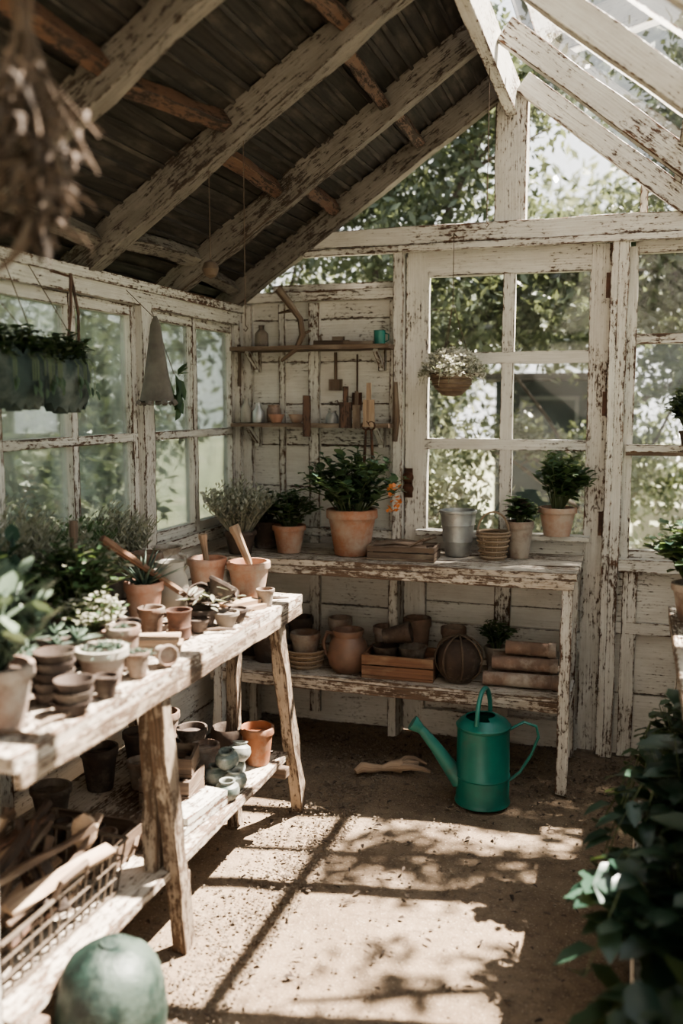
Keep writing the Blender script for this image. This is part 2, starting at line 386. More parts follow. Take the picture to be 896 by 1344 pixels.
# wall_left
w=MB(WPL)
z=0.
while z<.90:
    h=min(.15,.92-z); w.box((XL-.012+rng.uniform(-.0015,.0015),1.6,z+h/2),(.02,4.9,h-.0025),None,10,.0007); z+=.15
w.box((XL-.06,1.6,.46),(.05,4.9,.92),OLDW)
w.box((XL,1.6,.93),(.10,4.9,.05),WPH,12,.002)
w.box((XL,1.6,1.895),(.09,4.9,.07),WPH,12,.003)
w.box((XL+.03,1.6,1.93),(.05,4.9,.035),WPH,12,.003)
for y in (3.965,3.085,2.2,1.28,.36,-.6): w.box((XL+.005,y,1.41),(.09,.075,.92),WPH,8,.003)
for y in (3.085,2.2,1.28): w.box((XL+.01,y,.45),(.05,.07,.9),WPH,6,.002)
struct('wall_left',w,'weathered white plank wall below dusty windows','wall')
def casement(y0,y1,nm):
    w=MB(WPH); z0,z1=.955,1.86; ym=(y0+y1)/2
    for y in (y0+.018,y1-.018): w.box((XL,y,(z0+z1)/2),(.045,.036,z1-z0),None,6,.0015)
    w.box((XL,ym,(z0+z1)/2),(.045,.035,z1-z0),None,6,.0015)
    for z in (z0+.02,z1-.02): w.box((XL,ym,z),(.04,y1-y0,.04),None,6,.0015)
    w.box((XL,ym,1.375),(.045,y1-y0,.032),None,6,.0015)
    g=MB(GLL); g.box((XL-.005,ym,(z0+z1)/2),(.004,y1-y0-.04,z1-z0-.04))
    struct(nm,w,'peeling white wooden window with four dusty panes','window',[('glass_pane',g)])
casement(3.12,3.93,'window_1'); casement(2.235,3.05,'window_2'); casement(1.315,2.165,'window_3'); casement(.395,1.245,'window_4')
# wall_back
w=MB(WPL)
def boards(xa,xb,za,zb,y=YB-.005,hh=.19):
    z=za
    while z<zb-.02:
        h=min(hh,zb-z); w.box(((xa+xb)/2,y+rng.uniform(-.0015,.0015),z+h/2),(xb-xa,.02,h-.0022),None,6,.0006); z+=hh
boards(XL,-.985,0,.9); boards(XL,-.985,.93,1.97); boards(-.05,XR,0,.8,hh=.27)
w.box((-1.39,YB+.035,.98),(.82,.04,1.96),OLDW); w.box((.35,YB+.035,.4),(.8,.04,.8),OLDW)
for x in (-1.73,-1.40,-1.02): w.box((x,YB-.025,1.0),(.05,.03,1.9),WPH,8,.002)
for x in (-1.56,): w.box((x,YB-.02,1.45),(.03,.02,1.0),WPH,8,.002)
w.box((-1.39,YB-.03,1.98),(.82,.05,.045),WPH,6,.002)
w.box((-1.39,YB-.03,.915),(.82,.05,.04),WPH,6,.002)
w.box((.35,YB-.03,.83),(.8,.07,.05),WPH,6,.002); w.box((.35,YB-.025,.56),(.8,.03,.05),WPH,6,.002)
for x in (.0,.36): w.box((x,YB-.025,.4),(.06,.03,.8),WPH,6,.002)
struct('wall_back',w,'peeling white horizontal board wall with vertical battens','wall')
w=MB(WPH); w.box((-.36,YB-.03,2.215),(2.2,.10,.075),None,14,.003)
w.box((-.36,YB-.075,2.16),(2.15,.03,.03),None,14,.002)
struct('trim_1',w,'chipped white header beam above the door','beam',bevel=.003)
w=MB(WPH); w.box((-.53,YB-.02,2.5),(.13,.08,.56),None,6,.003); struct('trim_2',w,'chipped white king post in the gable','post',bevel=.003)
w=MB(WPH); w.box((-.078,YB-.03,1.09),(.06,.10,2.18),None,12,.003)
w.box((-.10,YB-.07,1.09),(.03,.03,2.16),None,12,.002); struct('trim_3',w,'rust-stained white door post','post',bevel=.003)
w=MB(WPH); w.box((-1.0,YB-.03,1.09),(.045,.09,2.18),None,12,.003); struct('trim_4',w,'chipped white door jamb','post',bevel=.003)
# door
w=MB(WP); y=YB-.01
w.box((-.925,y,1.08),(.10,.045,2.14),None,10,.002); w.box((-.155,y,1.08),(.085,.045,2.14),WPH,10,.002)
w.box((-.53,y,1.50),(.05,.04,1.14),None,8,.002)
for z,h in ((2.10,.11),(1.695,.05),(1.325,.045),(.885,.115),(.06,.12),(.48,.09)): w.box((-.54,y-.003,z),(.69,.042,h),None,6,.002)
w.box((-.53,y,.45),(.07,.04,.8),None,6,.002)
for i in range(3): w.box((-.54,y+.012,.12+.25*i+.12),(.70,.015,.248),WPL,4,.0006)
w.box((-.54,y+.03,.45),(.7,.01,.88),OLDW)
w.box((-.54,y-.045,.935),(.74,.07,.022),None,6,.002)
g=MB(GL); g.box((-.54,y,1.5),(.70,.004,1.12))
la=MB(RUST)
for z in (1.175,1.125): la.T=Matrix.Translation((-.955,y-.035,z))@Matrix.Rotation(pi/2,4,'X'); la.lathe([(0,.0),(.023,.0),(.026,.005),(.024,.012),(.012,.015),(.011,.022),(0,.024)],16)
la.T=Matrix.Identity(4); la.plank((-.955,y-.029,1.215),(-.955,y-.029,1.085),.035,.012,(0,1,0))
hi=MB(RUST)
for z in (1.98,1.5,1.0): hi.box((-.115,y-.03,z),(.04,.012,.10)); hi.tube([(-.112,y-.04,z-.055),(-.112,y-.04,z+.055)],.008,8)
struct('door_1',w,'peeling white garden door with six glass panes','door',[('glass_pane',g),('door_latch',la),('hinge',hi)])
w=MB(WPH)
for x in (-.03,.36,.70): w.box((x,YB,1.48),(.04,.05,1.30),None,8,.002)
for z,h in ((2.13,.05),(1.763,.04),(.87,.04)): w.box((.335,YB,z),(.72,.045,h),None,8,.002)
w.box((.335,YB-.02,1.318),(.74,.08,.03),None,8,.002); w.box((.335,YB-.02,1.297),(.74,.07,.016),OLDW,8,.002)
g=MB(GL); g.box((.335,YB+.01,1.49),(.72,.004,1.27))
struct('window_5',w,'chipped white window with a brown-edged ledge','window',[('glass_pane',g)])
w=MB(WPH); g=MB(GL)
def tri(xa,xb,zb_):
    pts=[(xa,YB+.02,zb_),(xb,YB+.02,zb_),(xb,YB+.02,(zl if xb<=XM+.01 else zr_)(xb)+.05)]
    za=(zl if xa<XM else zr_)(xa)+.05
    if za>zb_+.01: pts.append((xa,YB+.02,za))
    g.poly(pts)
tri(-1.46,XM,2.25); tri(XM,.12,2.25)
g.poly([(-1.78,YB+.02,2.0),(-.98,YB+.02,2.0),(-.98,YB+.02,2.18),(-1.46,YB+.02,2.18),(-1.76,YB+.02,2.0)])
w.box((-1.02,YB,2.10),(.03,.04,.16)); w.box((.0,YB,2.33),(.03,.04,.2),None); w.box((-1.3,YB-.0,2.02),(.6,.05,.03))
struct('window_6',w,'gable glazing under the rafters','window',[('glass_pane',g)])
w=MB(WPL)
for i in range(6): w.box((XR+.012,1.6,.15*i+.07),(.02,4.9,.148),None,6,.001)
w.box((XR+.05,1.6,.45),(.05,4.9,.9),OLDW)
w.box((XR,1.6,.93),(.10,4.9,.05),WPH); w.box((XR,1.6,1.75),(.09,4.9,.08),WPH)
for y in (3.97,3.1,2.2,1.3,.4,-.6): w.box((XR,y,1.33),(.08,.07,.8),WPH,4,.002)
w.box((XR,1.6,1.35),(.04,4.9,.03),WPH)
g=MB(GLL); g.box((XR+.01,1.6,1.34),(.004,4.8,.76))
struct('wall_right',w,'white plank wall with glazed upper half','wall',[('glass_pane',g)])
w=MB(WPL)
for xa,xb in ((XL,-.35),(.45,XR)):
    for i in range(12): w.box(((xa+xb)/2,-.92,.18*i+.09),(xb-xa,.025,.178))
for i in range(5):
    z=2.07+.15*i; hw=max(.05,(2.80-z)/.72)
    w.box((XM,-.92,z+.07),(min(2*hw,2.6),.025,.148))
struct('wall_front',w,'white plank end wall with an open doorway','wall')
# ceiling
w=MB(DARKW); n=14
nrm=V((-sl,0,1)).normalized(); dirv=V((1,0,sl)).normalized(); S=V((XL-.12,0,zl(XL-.12)))+nrm*.10; tot=((XM+.02)-(XL-.12))/dirv.x
for i in range(n):
    c=S+dirv*(tot*(i+.5)/n); w.plank((c.x,-.9,c.z),(c.x,4.15,c.z),tot/n-.008,.018,nrm,None,24,.004)
c=S+dirv*tot/2+nrm*.02; w.plank((c.x,-.9,c.z),(c.x,4.15,c.z),tot+.02,.012,nrm,OLDW)
for i in range(n*2+1):
    c=S+dirv*(tot*i/(2*n))-nrm*.013; w.plank((c.x,-.9,c.z),(c.x,4.1,c.z),.014,.012,nrm,None,24,.003)
struct('ceiling',w,'dark weathered ribbed boards under the solid roof slope','ceiling')
w=MB(WPH); w.plank((XM,-.9,ZR-.03),(XM,4.0,ZR-.03),.045,.15,(0,0,1),None,14,.003)
thing('ridge_beam','weathered whitewashed ridge beam under the roof peak','beam',(0,0,0),w,bevel=.003)
RY=(3.93,3.38,2.74,2.10,1.45,.8,.15,-.5)
nr=V((sr,0,1)).normalized()
for i,yy in enumerate(RY):
    w=MB(RAF); p0=V((XL-.02,yy,zl(XL-.02)))+nrm*.04; p1=V((XM-.02,yy,zl(XM-.02)))+nrm*.04
    w.plank(p0,p1,.055 if i!=2 else .07,.10,nrm,None,12,.005)
    thing('rafter','rough grey-washed timber rafter under dark boards','rafter',(0,0,0),w,group='rafters of the boarded slope',bevel=.003)
for i,yy in enumerate(RY):
    w=MB(WPH); p0=V((XR+.03,yy,zr_(XR+.03)))+nr*.04; p1=V((XM+.02,yy,zr_(XM+.02)))+nr*.04
    w.plank(p0,p1,.045,.085,nr,None,10,.003)
    thing('rafter','peeling white rafter carrying the roof glass','rafter',(0,0,0),w,group='rafters of the glazed slope',bevel=.003)
for x,ww,hh in ((-1.27,.045,.06),(-.86,.045,.06),(-1.68,.05,.06)):
    for k in range(len(RY)-1):
        ya,yb=RY[k]-.03,RY[k+1]+.03
        w=MB(RPW if x>-1.6 else RAF); dz=rng.uniform(-.035,.035); c=V((x+rng.uniform(-.035,.035),0,0)); c=V((c.x,0,zl(c.x)))+nrm*.062
        w.plank((c.x+dz,ya,c.z+dz*sl),(c.x-dz,yb,c.z-dz*sl),ww,hh,nrm,None,6,.005)
        thing('purlin','short reddish-brown timber block fixed between two rafters','purlin',(0,0,0),w,group='purlins of the boarded slope',bevel=.003)
for x in (.07,):
    w=MB(WPH); c=V((x,0,zr_(x)))+nr*.095; w.plank((c.x,-.8,c.z),(c.x,4.05,c.z),.035,.03,nr,None,12,.002)
    thing('purlin','slim white glazing purlin across the roof glass','purlin',(0,0,0),w,group='purlins of the glazed slope')
w=MB(WP)
for yy in (3.65,): 
    p0=V((XR+.03,yy,zr_(XR+.03)))+nr*.10; p1=V((XM+.02,yy,zr_(XM+.02)))+nr*.10
    w.plank(p0,p1,.025,.02,nr,None,4,.001)
a=V((XR+.12,0,zr_(XR+.12)))+nr*.115; b_=V((XM,0,zr_(XM)))+nr*.115
g=MB(GLR); g.poly([(a.x,-.9,a.z),(a.x,4.12,a.z),(b_.x,4.12,b_.z),(b_.x,-.9,b_.z)])
struct('window_7',w,'glazed roof slope with slim white bars','window',[('glass_pane',g)])
# ================================================================== TABLES
def leg(p0,p1,w=.055,mat=LEGW):
    b=MB(mat); b.plank(p0,p1,w,w*.8,(1,0,0),None,8,.004); return b
tp=MB(BENCH)
for i in range(3):
    x=-1.07-.243*(i+.5); tp.box((x,2.14+.01*i,.832+rng.uniform(-.002,.002)),(.238,1.55,.034),None,18,.003)
ed=MB(BENCH); ed.box((-1.08,2.14,.80),(.02,1.52,.04),LEGW,14,.003)
sh=MB(BENCH)
for i in range(3): sh.box((-1.23-.2*i,2.17,.255),(.19,1.5,.028),None,12,.002)
parts=[('tabletop',tp),('apron',ed),('shelf',sh)]
for p0,p1,mt in (((-1.10,1.94,.815),(-1.145,2.14,0),LEGW),((-1.10,2.72,.815),(-1.15,3.07,0),LEGW),((-1.72,1.80,.815),(-1.72,1.95,0),LEGW),((-1.72,2.78,.815),(-1.72,2.95,0),LEGW),((-1.165,1.385,.815),(-1.19,1.375,0),WP),((-1.70,1.42,.815),(-1.70,1.40,0),LEGW)):
    parts.append(('leg',leg(p0,p1,.055,mt)))
parts.append(('leg',leg((-1.17,2.03,.815),(-1.18,2.05,.268),.05))); parts.append(('leg',leg((-1.3,2.84,.815),(-1.32,2.86,.0),.05)))
for y in (1.47,2.1,2.85): 
    b=MB(OLDW); b.box((-1.42,y,.225),(.62,.04,.035)); parts.append(('crossbar',b))
thing('potting_table','long rustic greyed potting table with splayed legs and low shelf','table',(0,0,0),parts,bevel=.003)
tp=MB(BENCH)
for i in range(3): tp.box((-.97,3.585+.158*i,.845),(1.56,.153,.03),None,14,.002)
tp.box((-.97,3.515,.815),(1.54,.02,.04),None,10,.002)
sh=MB(BENCH)
for i in range(3): sh.box((-.97,3.57+.13*i,.355),(1.50,.126,.028),None,12,.002)
sh.box((-.97,3.51,.335),(1.50,.02,.045),None,10,.002)
parts=[('tabletop',tp),('shelf',sh)]
for p0,p1,w_ in (((-.225,3.54,.83),(-.225,3.49,0),.05),((-.225,3.90,.83),(-.225,3.90,0),.05),((-1.68,3.54,.83),(-1.68,3.50,0),.05),((-1.68,3.9,.83),(-1.68,3.9,0),.05),((-1.0,3.90,.83),(-1.0,3.9,0),.05)):
    parts.append(('leg',leg(p0,p1,w_,WPH)))
b=MB(WPH); b.box((-.225,3.72,.32),(.04,.34,.04)); parts.append(('crossbar',b))
thing('potting_bench','white peeling wooden bench with a lower shelf against the wall','bench',(0,0,0),parts,bevel=.002)
tp=MB(BENCH)
for i in range(3): tp.box((.22+.19*i,2.2,.80),(.185,2.1,.035),None,10,.002)
parts=[('tabletop',tp)]
for x in (.18,.64):
    for y in (1.2,3.2): parts.append(('leg',leg((x,y,.79),(x,y,0),.055,WP)))
thing('potting_table','narrow white-painted plant table along the glazed wall','table',(0,0,0),parts,bevel=.003)
w=MB(WPH)
w.box((.05,2.05,.15),(.025,1.5,.30),None,8,.002); w.box((.60,2.05,.15),(.025,1.5,.30)); w.box((.325,2.80,.15),(.55,.025,.30),None,4,.002); w.box((.325,1.3,.15),(.55,.025,.30)); w.box((.325,2.05,.02),(.54,1.48,.02))
s_=MB(SOIL); s_.box((.325,2.05,.14),(.525,1.47,.22))
thing('planter_box','low white wooden trough filled with leafy plants','planter',(0,0,0),[('trough',w),('soil',s_)])
for k,(x,y,r,h,n,m,ll) in enumerate(((.19,2.70,.15,.56,38,LD,.065),(.17,2.36,.19,.54,36,LT,.10),(.15,1.94,.21,.42,32,LT,.12),(.42,2.5,.14,.48,22,LD,.08),(.15,1.54,.18,.28,24,LD,.11))):
    b=MB(); bush(b,(0,0,-.02),r,h,n,ll,ll*.56,m,per=9,mat2=LM if k==0 else LT,var=.45)
    for q in range(5):
        a=pi+rng.uniform(-.9,.9); p0=V((0,0,h*.5)); p1=p0+V((math.cos(a)*r*.8,math.sin(a)*r*.8,.05)); p2=p1+V((math.cos(a)*r*.35,math.sin(a)*r*.35,-h*rng.uniform(.2,.45)))
        b.tube([p0,p1,p2],[.003,.0025,.0015],4,STEM)
        for j in range(7): qq=p1.lerp(p2,j/6); aa=j*2.4; b.leaf(qq,(math.cos(aa),math.sin(aa),-.3),(0,0,1),ll*.8,ll*.42,m,.15,.2)
    thing('leafy_plant','dark trailing leafy plant growing in the white trough','plant',(x,y,.25),b,group='plants in the trough')
# ================================================================== WALL SHELVES
for z,nm in ((1.745,'narrow old wooden shelf holding planes and a cup'),(1.405,'narrow old wooden shelf holding jars and bowls')):
    b=MB(OLDW); b.box((-1.385,3.90,z),(.74,.15,.018),None,8,.002); br=[]
    for x in (-1.68,-1.08):
        c=MB(WPH); c.plank((x,3.965,z-.10),(x,3.965,z-.009),.03,.03,(0,1,0)); c.plank((x,3.955,z-.08),(x,3.85,z-.012),.02,.02); br.append(('bracket',c))
    thing('wall_shelf',nm,'shelf',(0,0,0),[('board',b)]+br)
# ================================================================== BENCH ITEMS
ZB=.862
f=MB(); c=(0,0,.14); bush(f,c,.235,.32,64,.056,.042,LMB,per=10,mat2=LT,up=.9,var=.2); 
fl=MB(FLR)
for k in range(30): 
    q=V((.205,-.09,.22+.055*(k%2)))+V([rng.uniform(-.026,.026) for _ in range(3)]); fl.leaf(q,(rng.uniform(-1,1),rng.uniform(-1,1),rng.uniform(0,1)),(0,0,1),.022,.018)
fl.tube([(.03,-.02,.17),(.13,-.06,.24),(.20,-.09,.26)],[.003,.002,.0015],4,STEM)
thing('potted_mint','bushy broad-leaved mint with orange blossoms in large terracotta pot','potted plant',(-1.135,3.69,ZB),[('pot',potmb(.108,.195)),('soil',soil(.108,.195)),('foliage',f),('blossom',fl)])
potted('potted_herb','low spreading green herb in a terracotta pot',(-1.41,3.66,ZB),.072,.12,'bush',.14,.17,TERR,LM,56,.040,.026,mat2=LG)
potted('potted_herb','dark green leafy herb in a dark clay pot',(-1.56,3.76,ZB),.07,.12,'bush',.12,.17,CLAYD,LD,40,.045,.028)
potted('potted_lavender','silver-grey dried lavender in a clay pot',(-1.60,3.57,ZB),.07,.10,'lav',.155,.24,CLAYD,LG,190)
potted('potted_seedling','small plant with broad leaves in tall terracotta pot',(-.445,3.82,ZB),.058,.155,'bush',.075,.13,TERR2,LM,18,.05,.036,mat2=DRY)
potted('potted_camellia','glossy dark green shrub in a terracotta pot on the sill',(-.30,3.905,.95),.078,.12,'bush',.14,.26,TERR,LM,36,.055,.042,mat2=LD,up=.9,var=.2)
b=MB(GALV); b.lathe([(0,0),(.05,0),(.052,.004),(.06,.06),(.063,.062),(.062,.066),(.068,.13),(.071,.132),(.07,.137),(.074,.18),(.079,.183),(.079,.192),(.073,.194),(.070,.18),(.048,.01),(0,.01)],32)
thing('metal_bucket','small ribbed galvanized metal bucket on the bench','bucket',(-.70,3.80,ZB),b)
def wicker(b,r0,r1,h,rows,nst=20,mat=WICK):
    for j in range(nst):
        a=2*pi*j/nst; b.tube([(r0*math.cos(a),r0*math.sin(a),0),(r1*math.cos(a),r1*math.sin(a),h)],.0025,5,mat)
    for i in range(rows):
        t=i/(rows-1); r=r0+(r1-r0)*t; pts=[]
        for k in range(nst*2):
            a=pi*k/nst; rr=r+.0035*(1 if (k//1+i)%2 else -1)*(1 if k%2==0 else -1); pts.append((rr*math.cos(a),rr*math.sin(a),h*t))
        b.tube(pts,h/rows*.55,5,mat,closed=True)
    b.lathe([(0,.001),(r0,.001),(r0,.006),(0,.006)],16,mat=mat)
b=MB(WICK); wicker(b,.048,.066,.11,11); b.tube([(.067*math.cos(2*pi*k/20),.067*math.sin(2*pi*k/20),.112) for k in range(20)],.005,6,closed=True)
h_=MB(WICK); h_.tube([(.064*math.cos(pi*k/12),.0,.11+.085*math.sin(pi*k/12)) for k in range(13)],.0045,6)
thing('wicker_basket','small woven wicker basket with an arched handle','basket',(-.545,3.76,ZB),[('basket_body',b),('handle',h_)],.1)
def crate(Lx,Ly,h,th=.01,slats=2,mat=OLDW):
    b=MB(mat); b.box((0,0,th/2),(Lx,Ly,th)); sh_=(h-th)/slats
    for k in range(slats):
        z=th+sh_*(k+.5)
        for s in (-1,1):
            b.box((0,s*(Ly/2-th/2),z),(Lx,th,sh_-.005),None,3,.001); b.box((s*(Lx/2-th/2),0,z),(th,Ly-2*th,sh_-.005),None,3,.001)
    for sx in (-1,1):
        for sy in (-1,1): b.box((sx*(Lx/2-th*1.8),sy*(Ly/2-th*1.8),h/2),(th*1.4,th*1.4,h))
    return b
thing('wooden_tray','shallow slatted wooden tray holding dry twigs','tray',(-.90,3.66,ZB),crate(.28,.16,.06,.009,2),.05)
for k in range(12):
    b=MB(OLDW); x=rng.uniform(-.03,.03); y=-.055+.01*k; up_=.06 if k%3==0 else .01
    b.tube([(-.12+x,y,.005),(-.03,y+.01,.018),(.04,y,.01+up_*.5),(.10+x,y+.005,.01+up_)],[.006,.008,.007,.004],6)
    thing('twig','dry brown twig lying in the wooden tray','twig',(-.90,3.66,ZB+.018+.014*(k%3)),b,group='twigs in the tray')
ZS=.371
b=MB(WICK); wicker(b,.07,.085,.075,8,22); thing('woven_bowl','round woven brown bowl','bowl',(-1.33,3.64,ZS),b)
thing('clay_pot','aged clay pot stacked in a woven bowl','pot',(-1.33,3.64,ZS+.008),potmb(.066,.14,TERR2))
def mug(r,h,mat):
    b=MB(mat); b.lathe([(0,0),(r*.7,0),(r*.95,h*.15),(r*1.04,h*.38),(r*.92,h*.68),(r*.72,h*.84),(r*.8,h*.97),(r*.78,h),(r*.7,h*.98),(r*.62,h*.84),(r*.8,h*.3),(0,h*.1)],28)
    c=MB(mat); c.tube([(-r*.78,0,h*.86),(-r*1.2,0,h*.86),(-r*1.42,0,h*.62),(-r*1.3,0,h*.35),(-r*.95,0,h*.22)],[.008,.009,.009,.008,.008],8)
    return [('jug_body',b),('handle',c)]
thing('clay_jug','round brown glazed clay jug with a side handle','jug',(-1.13,3.62,ZS),mug(.085,.18,BROWNC),-.2)
thing('wooden_crate','brown wooden crate filled with seed trays','crate',(-.90,3.64,ZS),crate(.30,.19,.10,.011,2,ORW),.03)
for k,(x,y,r) in enumerate(((-.97,3.64,.055),(-.86,3.66,.06))):
    b=MB(CLAYD); b.lathe([(0,0),(r*.6,0),(r,.10),(r*1.05,.105),(r*.95,.105),(r*.55,.02),(0,.02)],20); thing('seed_pot','dark empty seed pot standing in the wooden crate','pot',(x,y,ZS+.013),b,group='seed pots in the crate')
thing('clay_pot','dark clay pot tipped over on the seed pots','pot',(-.98,3.64,ZS+.155),potmb(.045,.12,CLAYD),rot=(0,1.35,.1))
b=MB(CLAYD); b.lathe([(0,0),(.05,0),(.08,.04),(.09,.09),(.08,.14),(.05,.165),(.04,.17),(.04,.18),(.03,.18),(.03,.16),(.07,.13),(.08,.09),(.07,.045),(0,.01)],26)
c=MB(DRYST)
for k in range(4): c.T=Matrix.Rotation(.8*k+.3,4,'Z'); c.tube([((.098+.005*k)*math.cos(2*pi*j/24),0,.097+.094*math.sin(2*pi*j/24)) for j in range(24)],.004,6,closed=True)
thing('round_clay_pot','dark rounded clay pot ringed by bent twigs','pot',(-.655,3.62,ZS+.0),[('pot_body',b),('twig_ring',c)])
for k,(x,z,y) in enumerate(((-.40,.0,3.60),(-.40,.0,3.67),(-.39,.058,3.635),(-.40,.0,3.74),(-.37,.116,3.66),(-.40,.058,3.705))):
    b=MB(TERR2); b.T=Matrix.Rotation(pi/2,4,'Y'); L_=(.30,.28,.26,.28,.20,.25)[k]
    b.lathe([(.022,-L_/2),(.028,-L_/2),(.028,L_/2-.03),(.032,L_/2-.029),(.032,L_/2),(.024,L_/2),(.022,-L_/2)],18)
    thing('clay_pipe','weathered terracotta drain pipe in a stacked pile','pipe',(x,y,ZS+.031+z),b,rng.uniform(-.08,.08),group='clay pipes on the lower shelf')
potted('potted_herb','small green herb in a clay pot behind the pipes',(-.53,3.80,ZS),.05,.11,'bush',.08,.14,TERR2,LM,24,.035,.02)
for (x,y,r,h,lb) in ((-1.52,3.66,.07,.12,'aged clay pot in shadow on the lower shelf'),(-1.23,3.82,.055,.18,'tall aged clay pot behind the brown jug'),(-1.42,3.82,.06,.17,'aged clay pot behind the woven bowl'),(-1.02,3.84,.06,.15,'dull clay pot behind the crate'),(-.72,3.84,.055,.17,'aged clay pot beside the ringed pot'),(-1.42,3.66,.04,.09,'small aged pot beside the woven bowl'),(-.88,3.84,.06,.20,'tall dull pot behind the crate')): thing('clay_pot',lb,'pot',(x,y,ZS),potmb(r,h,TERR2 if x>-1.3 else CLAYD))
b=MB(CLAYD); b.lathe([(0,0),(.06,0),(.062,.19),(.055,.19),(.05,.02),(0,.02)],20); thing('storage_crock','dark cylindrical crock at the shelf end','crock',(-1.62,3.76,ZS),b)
# ================================================================== WATERING CAN
b=MB(GREEN)
b.lathe([(0,.006),(.098,.006),(.102,0),(.105,.004),(.103,.012),(.101,.02),(.1,.10),(.1,.104),(.103,.108),(.1,.112),(.098,.29),(.102,.294),(.103,.302),(.099,.306),(.095,.304),(.094,.29),(.094,.03),(0,.02)],40)
lid=MB(GREEN); lid.lathe([(.100,.303),(.09,.318),(.068,.332),(.045,.340),(.042,.338),(.066,.328),(.088,.314),(.098,.300)],24,a0=-.4*pi,a1=.4*pi)
lid.lathe([(.100,.303),(.09,.318),(.068,.332),(.066,.328),(.088,.314),(.098,.300)],24,a0=.4*pi,a1=1.6*pi)
sp=MB(GREEN); sp.tube([(-.085,0,.075),(-.13,0,.14),(-.18,0,.21),(-.225,0,.265),(-.245,0,.285)],[.034,.029,.023,.018,.016],16)
sp.tube([(-.236,0,.276),(-.262,0,.296),(-.268,0,.30)],[.018,.029,.030],16)
h1=MB(GREEN); h1.tube([(.097,0,.285),(.15,0,.315),(.195,0,.30),(.205,0,.26),(.18,0,.19),(.14,0,.12),(.10,0,.085)],.009,10,flat=.6)
h2=MB(GREEN); pts=[]
for k in range(21):
    a=pi*k/20; pts.append((.030*math.cos(a),.075*math.cos(a),.320+.120*math.sin(a)))
h2.tube(pts,.009,10)
thing('watering_can','tall green metal watering can standing on the earth floor','watering can',(-.505,3.33,0),[('can_body',b),('lid',lid),('spout',sp),('side_handle',h1),('top_handle',h2)],.22)
b=MB(PALEW); b.tube([(-.16,0,.02),(-.13,.008,.034),(-.09,-.004,.03),(-.05,.006,.024),(-.01,.0,.032),(.03,0,.028)],[.013,.022,.019,.013,.022,.03],10)
c=MB(PALEW)
for s,q in ((-1,.14),(0,.10),(1,.15)): c.tube([(.02,s*.016,.028),(.06,s*.045,.040),(.10,s*.055,.034),(q,s*.040,.012)],[.015,.014,.011,.007],8)
thing('hand_fork','gnarled old wooden hand fork lying on the gravel','hand fork',(-.89,3.48,0),[('handle',b),('tines',c)],.5)
# ================================================================== LEFT TABLE TOP
ZT=.852
potted('potted_succulent','tall paddle-leaved succulent in an aged terracotta pot',(-1.20,1.49,ZT),.07,.13,'paddle',.12,.24,TERR2,LS,16)
potted('potted_jade_plant','broad-leaved jade plant in a clay pot by the window',(-1.50,1.74,ZT),.08,.13,'paddle',.17,.30,CLAYD,LT,26)
for k in range(5):
    b=MB(CLAYD); r=.045; b.lathe([(0,0),(r*.75,0),(r,.022),(r*1.02,.026),(r*.95,.026),(r*.7,.006),(0,.006)],20)
    thing('clay_saucer','small dark clay saucer in a leaning stack','saucer',(-1.20+.004*k,1.665-.003*k,ZT+.0225*k),b,group='stacked clay saucers')
for k in range(3):
    b=MB(CLAYD); r=.042; b.lathe([(0,0),(r*.75,0),(r,.022),(r*1.02,.026),(r*.95,.026),(r*.7,.006),(0,.006)],20)
    thing('clay_saucer','small dark clay saucer beside the white-rimmed pot','saucer',(-1.115+.003*k,1.61+.002*k,ZT+.0225*k),b,group='stacked clay saucers')
potted('potted_succulent','small rosette succulent in a white-rimmed clay pot',(-1.16,1.80,ZT),.058,.085,'rosettes',.07,.05,TERR2,LS,60)
o=MB(WHC); o.lathe([(.058,.068),(.0615,.07),(.0615,.088),(.052,.088),(.050,.07)],28); thing('pot_collar','chalky white ring resting on a clay pot rim','ring',(-1.16,1.80,ZT),o)
potted('potted_succulent','slim terracotta pot with a small succulent',(-1.185,1.935,ZT),.042,.105,'rosettes',.05,.04,TERR2,LS,30)
potted('potted_succulent','low silvery succulent spreading over a clay pot',(-1.29,1.80,ZT),.055,.11,'rosettes',.10,.05,CLAYD,LS,70)
potted('potted_herb','small-leaved trailing herb in a brown pot',(-1.28,1.93,ZT),.045,.09,'bush',.10,.12,TERR2,LG,46,.024,.015,mat2=LM)
potted('potted_boxwood','bushy bright green herb in a dark pot',(-1.40,2.06,ZT),.085,.10,'bush',.16,.21,CLAYD,LM,95,.034,.022,mat2=LG)
potted('potted_lavender','grey-green rosemary in a clay pot near the window',(-1.60,2.08,ZT),.075,.12,'lav',.13,.28,TERR2,LG,160)
b=MB(PALEW); b.box((0,0,.006),(.12,.10,.012)); b.box((0,0,.018),(.10,.08,.012)); b.box((0,0,.028),(.11,.085,.008)); thing('wooden_block','small stack of pale wooden offcuts','wood block',(-1.19,2.12,ZT),b,.4)
b=MB(RUST); b.lathe([(0,0),(.030,0),(.033,.004),(.031,.03),(.033,.033),(.031,.036),(.035,.078),(.037,.08),(.032,.08),(.029,.01),(0,.01)],20)
thing('rusty_tin','small rusty ribbed tin','tin',(-1.19,2.235,ZT),b)
potted('potted_aloe','spiky aloe in a terracotta pot',(-1.36,2.34,ZT),.058,.13,'aloe',.13,.1,TERR,LS,34)
thing('ceramic_jug','plain beige ceramic jug with a handle','jug',(-1.37,2.52,ZT),mug(.058,.16,WHC),1.2)
b=MB(WHC); b.lathe([(0,0),(.03,0),(.026,.015),(.045,.05),(.062,.09),(.058,.125),(.045,.14),(.05,.16),(.056,.165),(.046,.163),(.04,.14),(.05,.09),(0,.03)],28)
hs_=[]
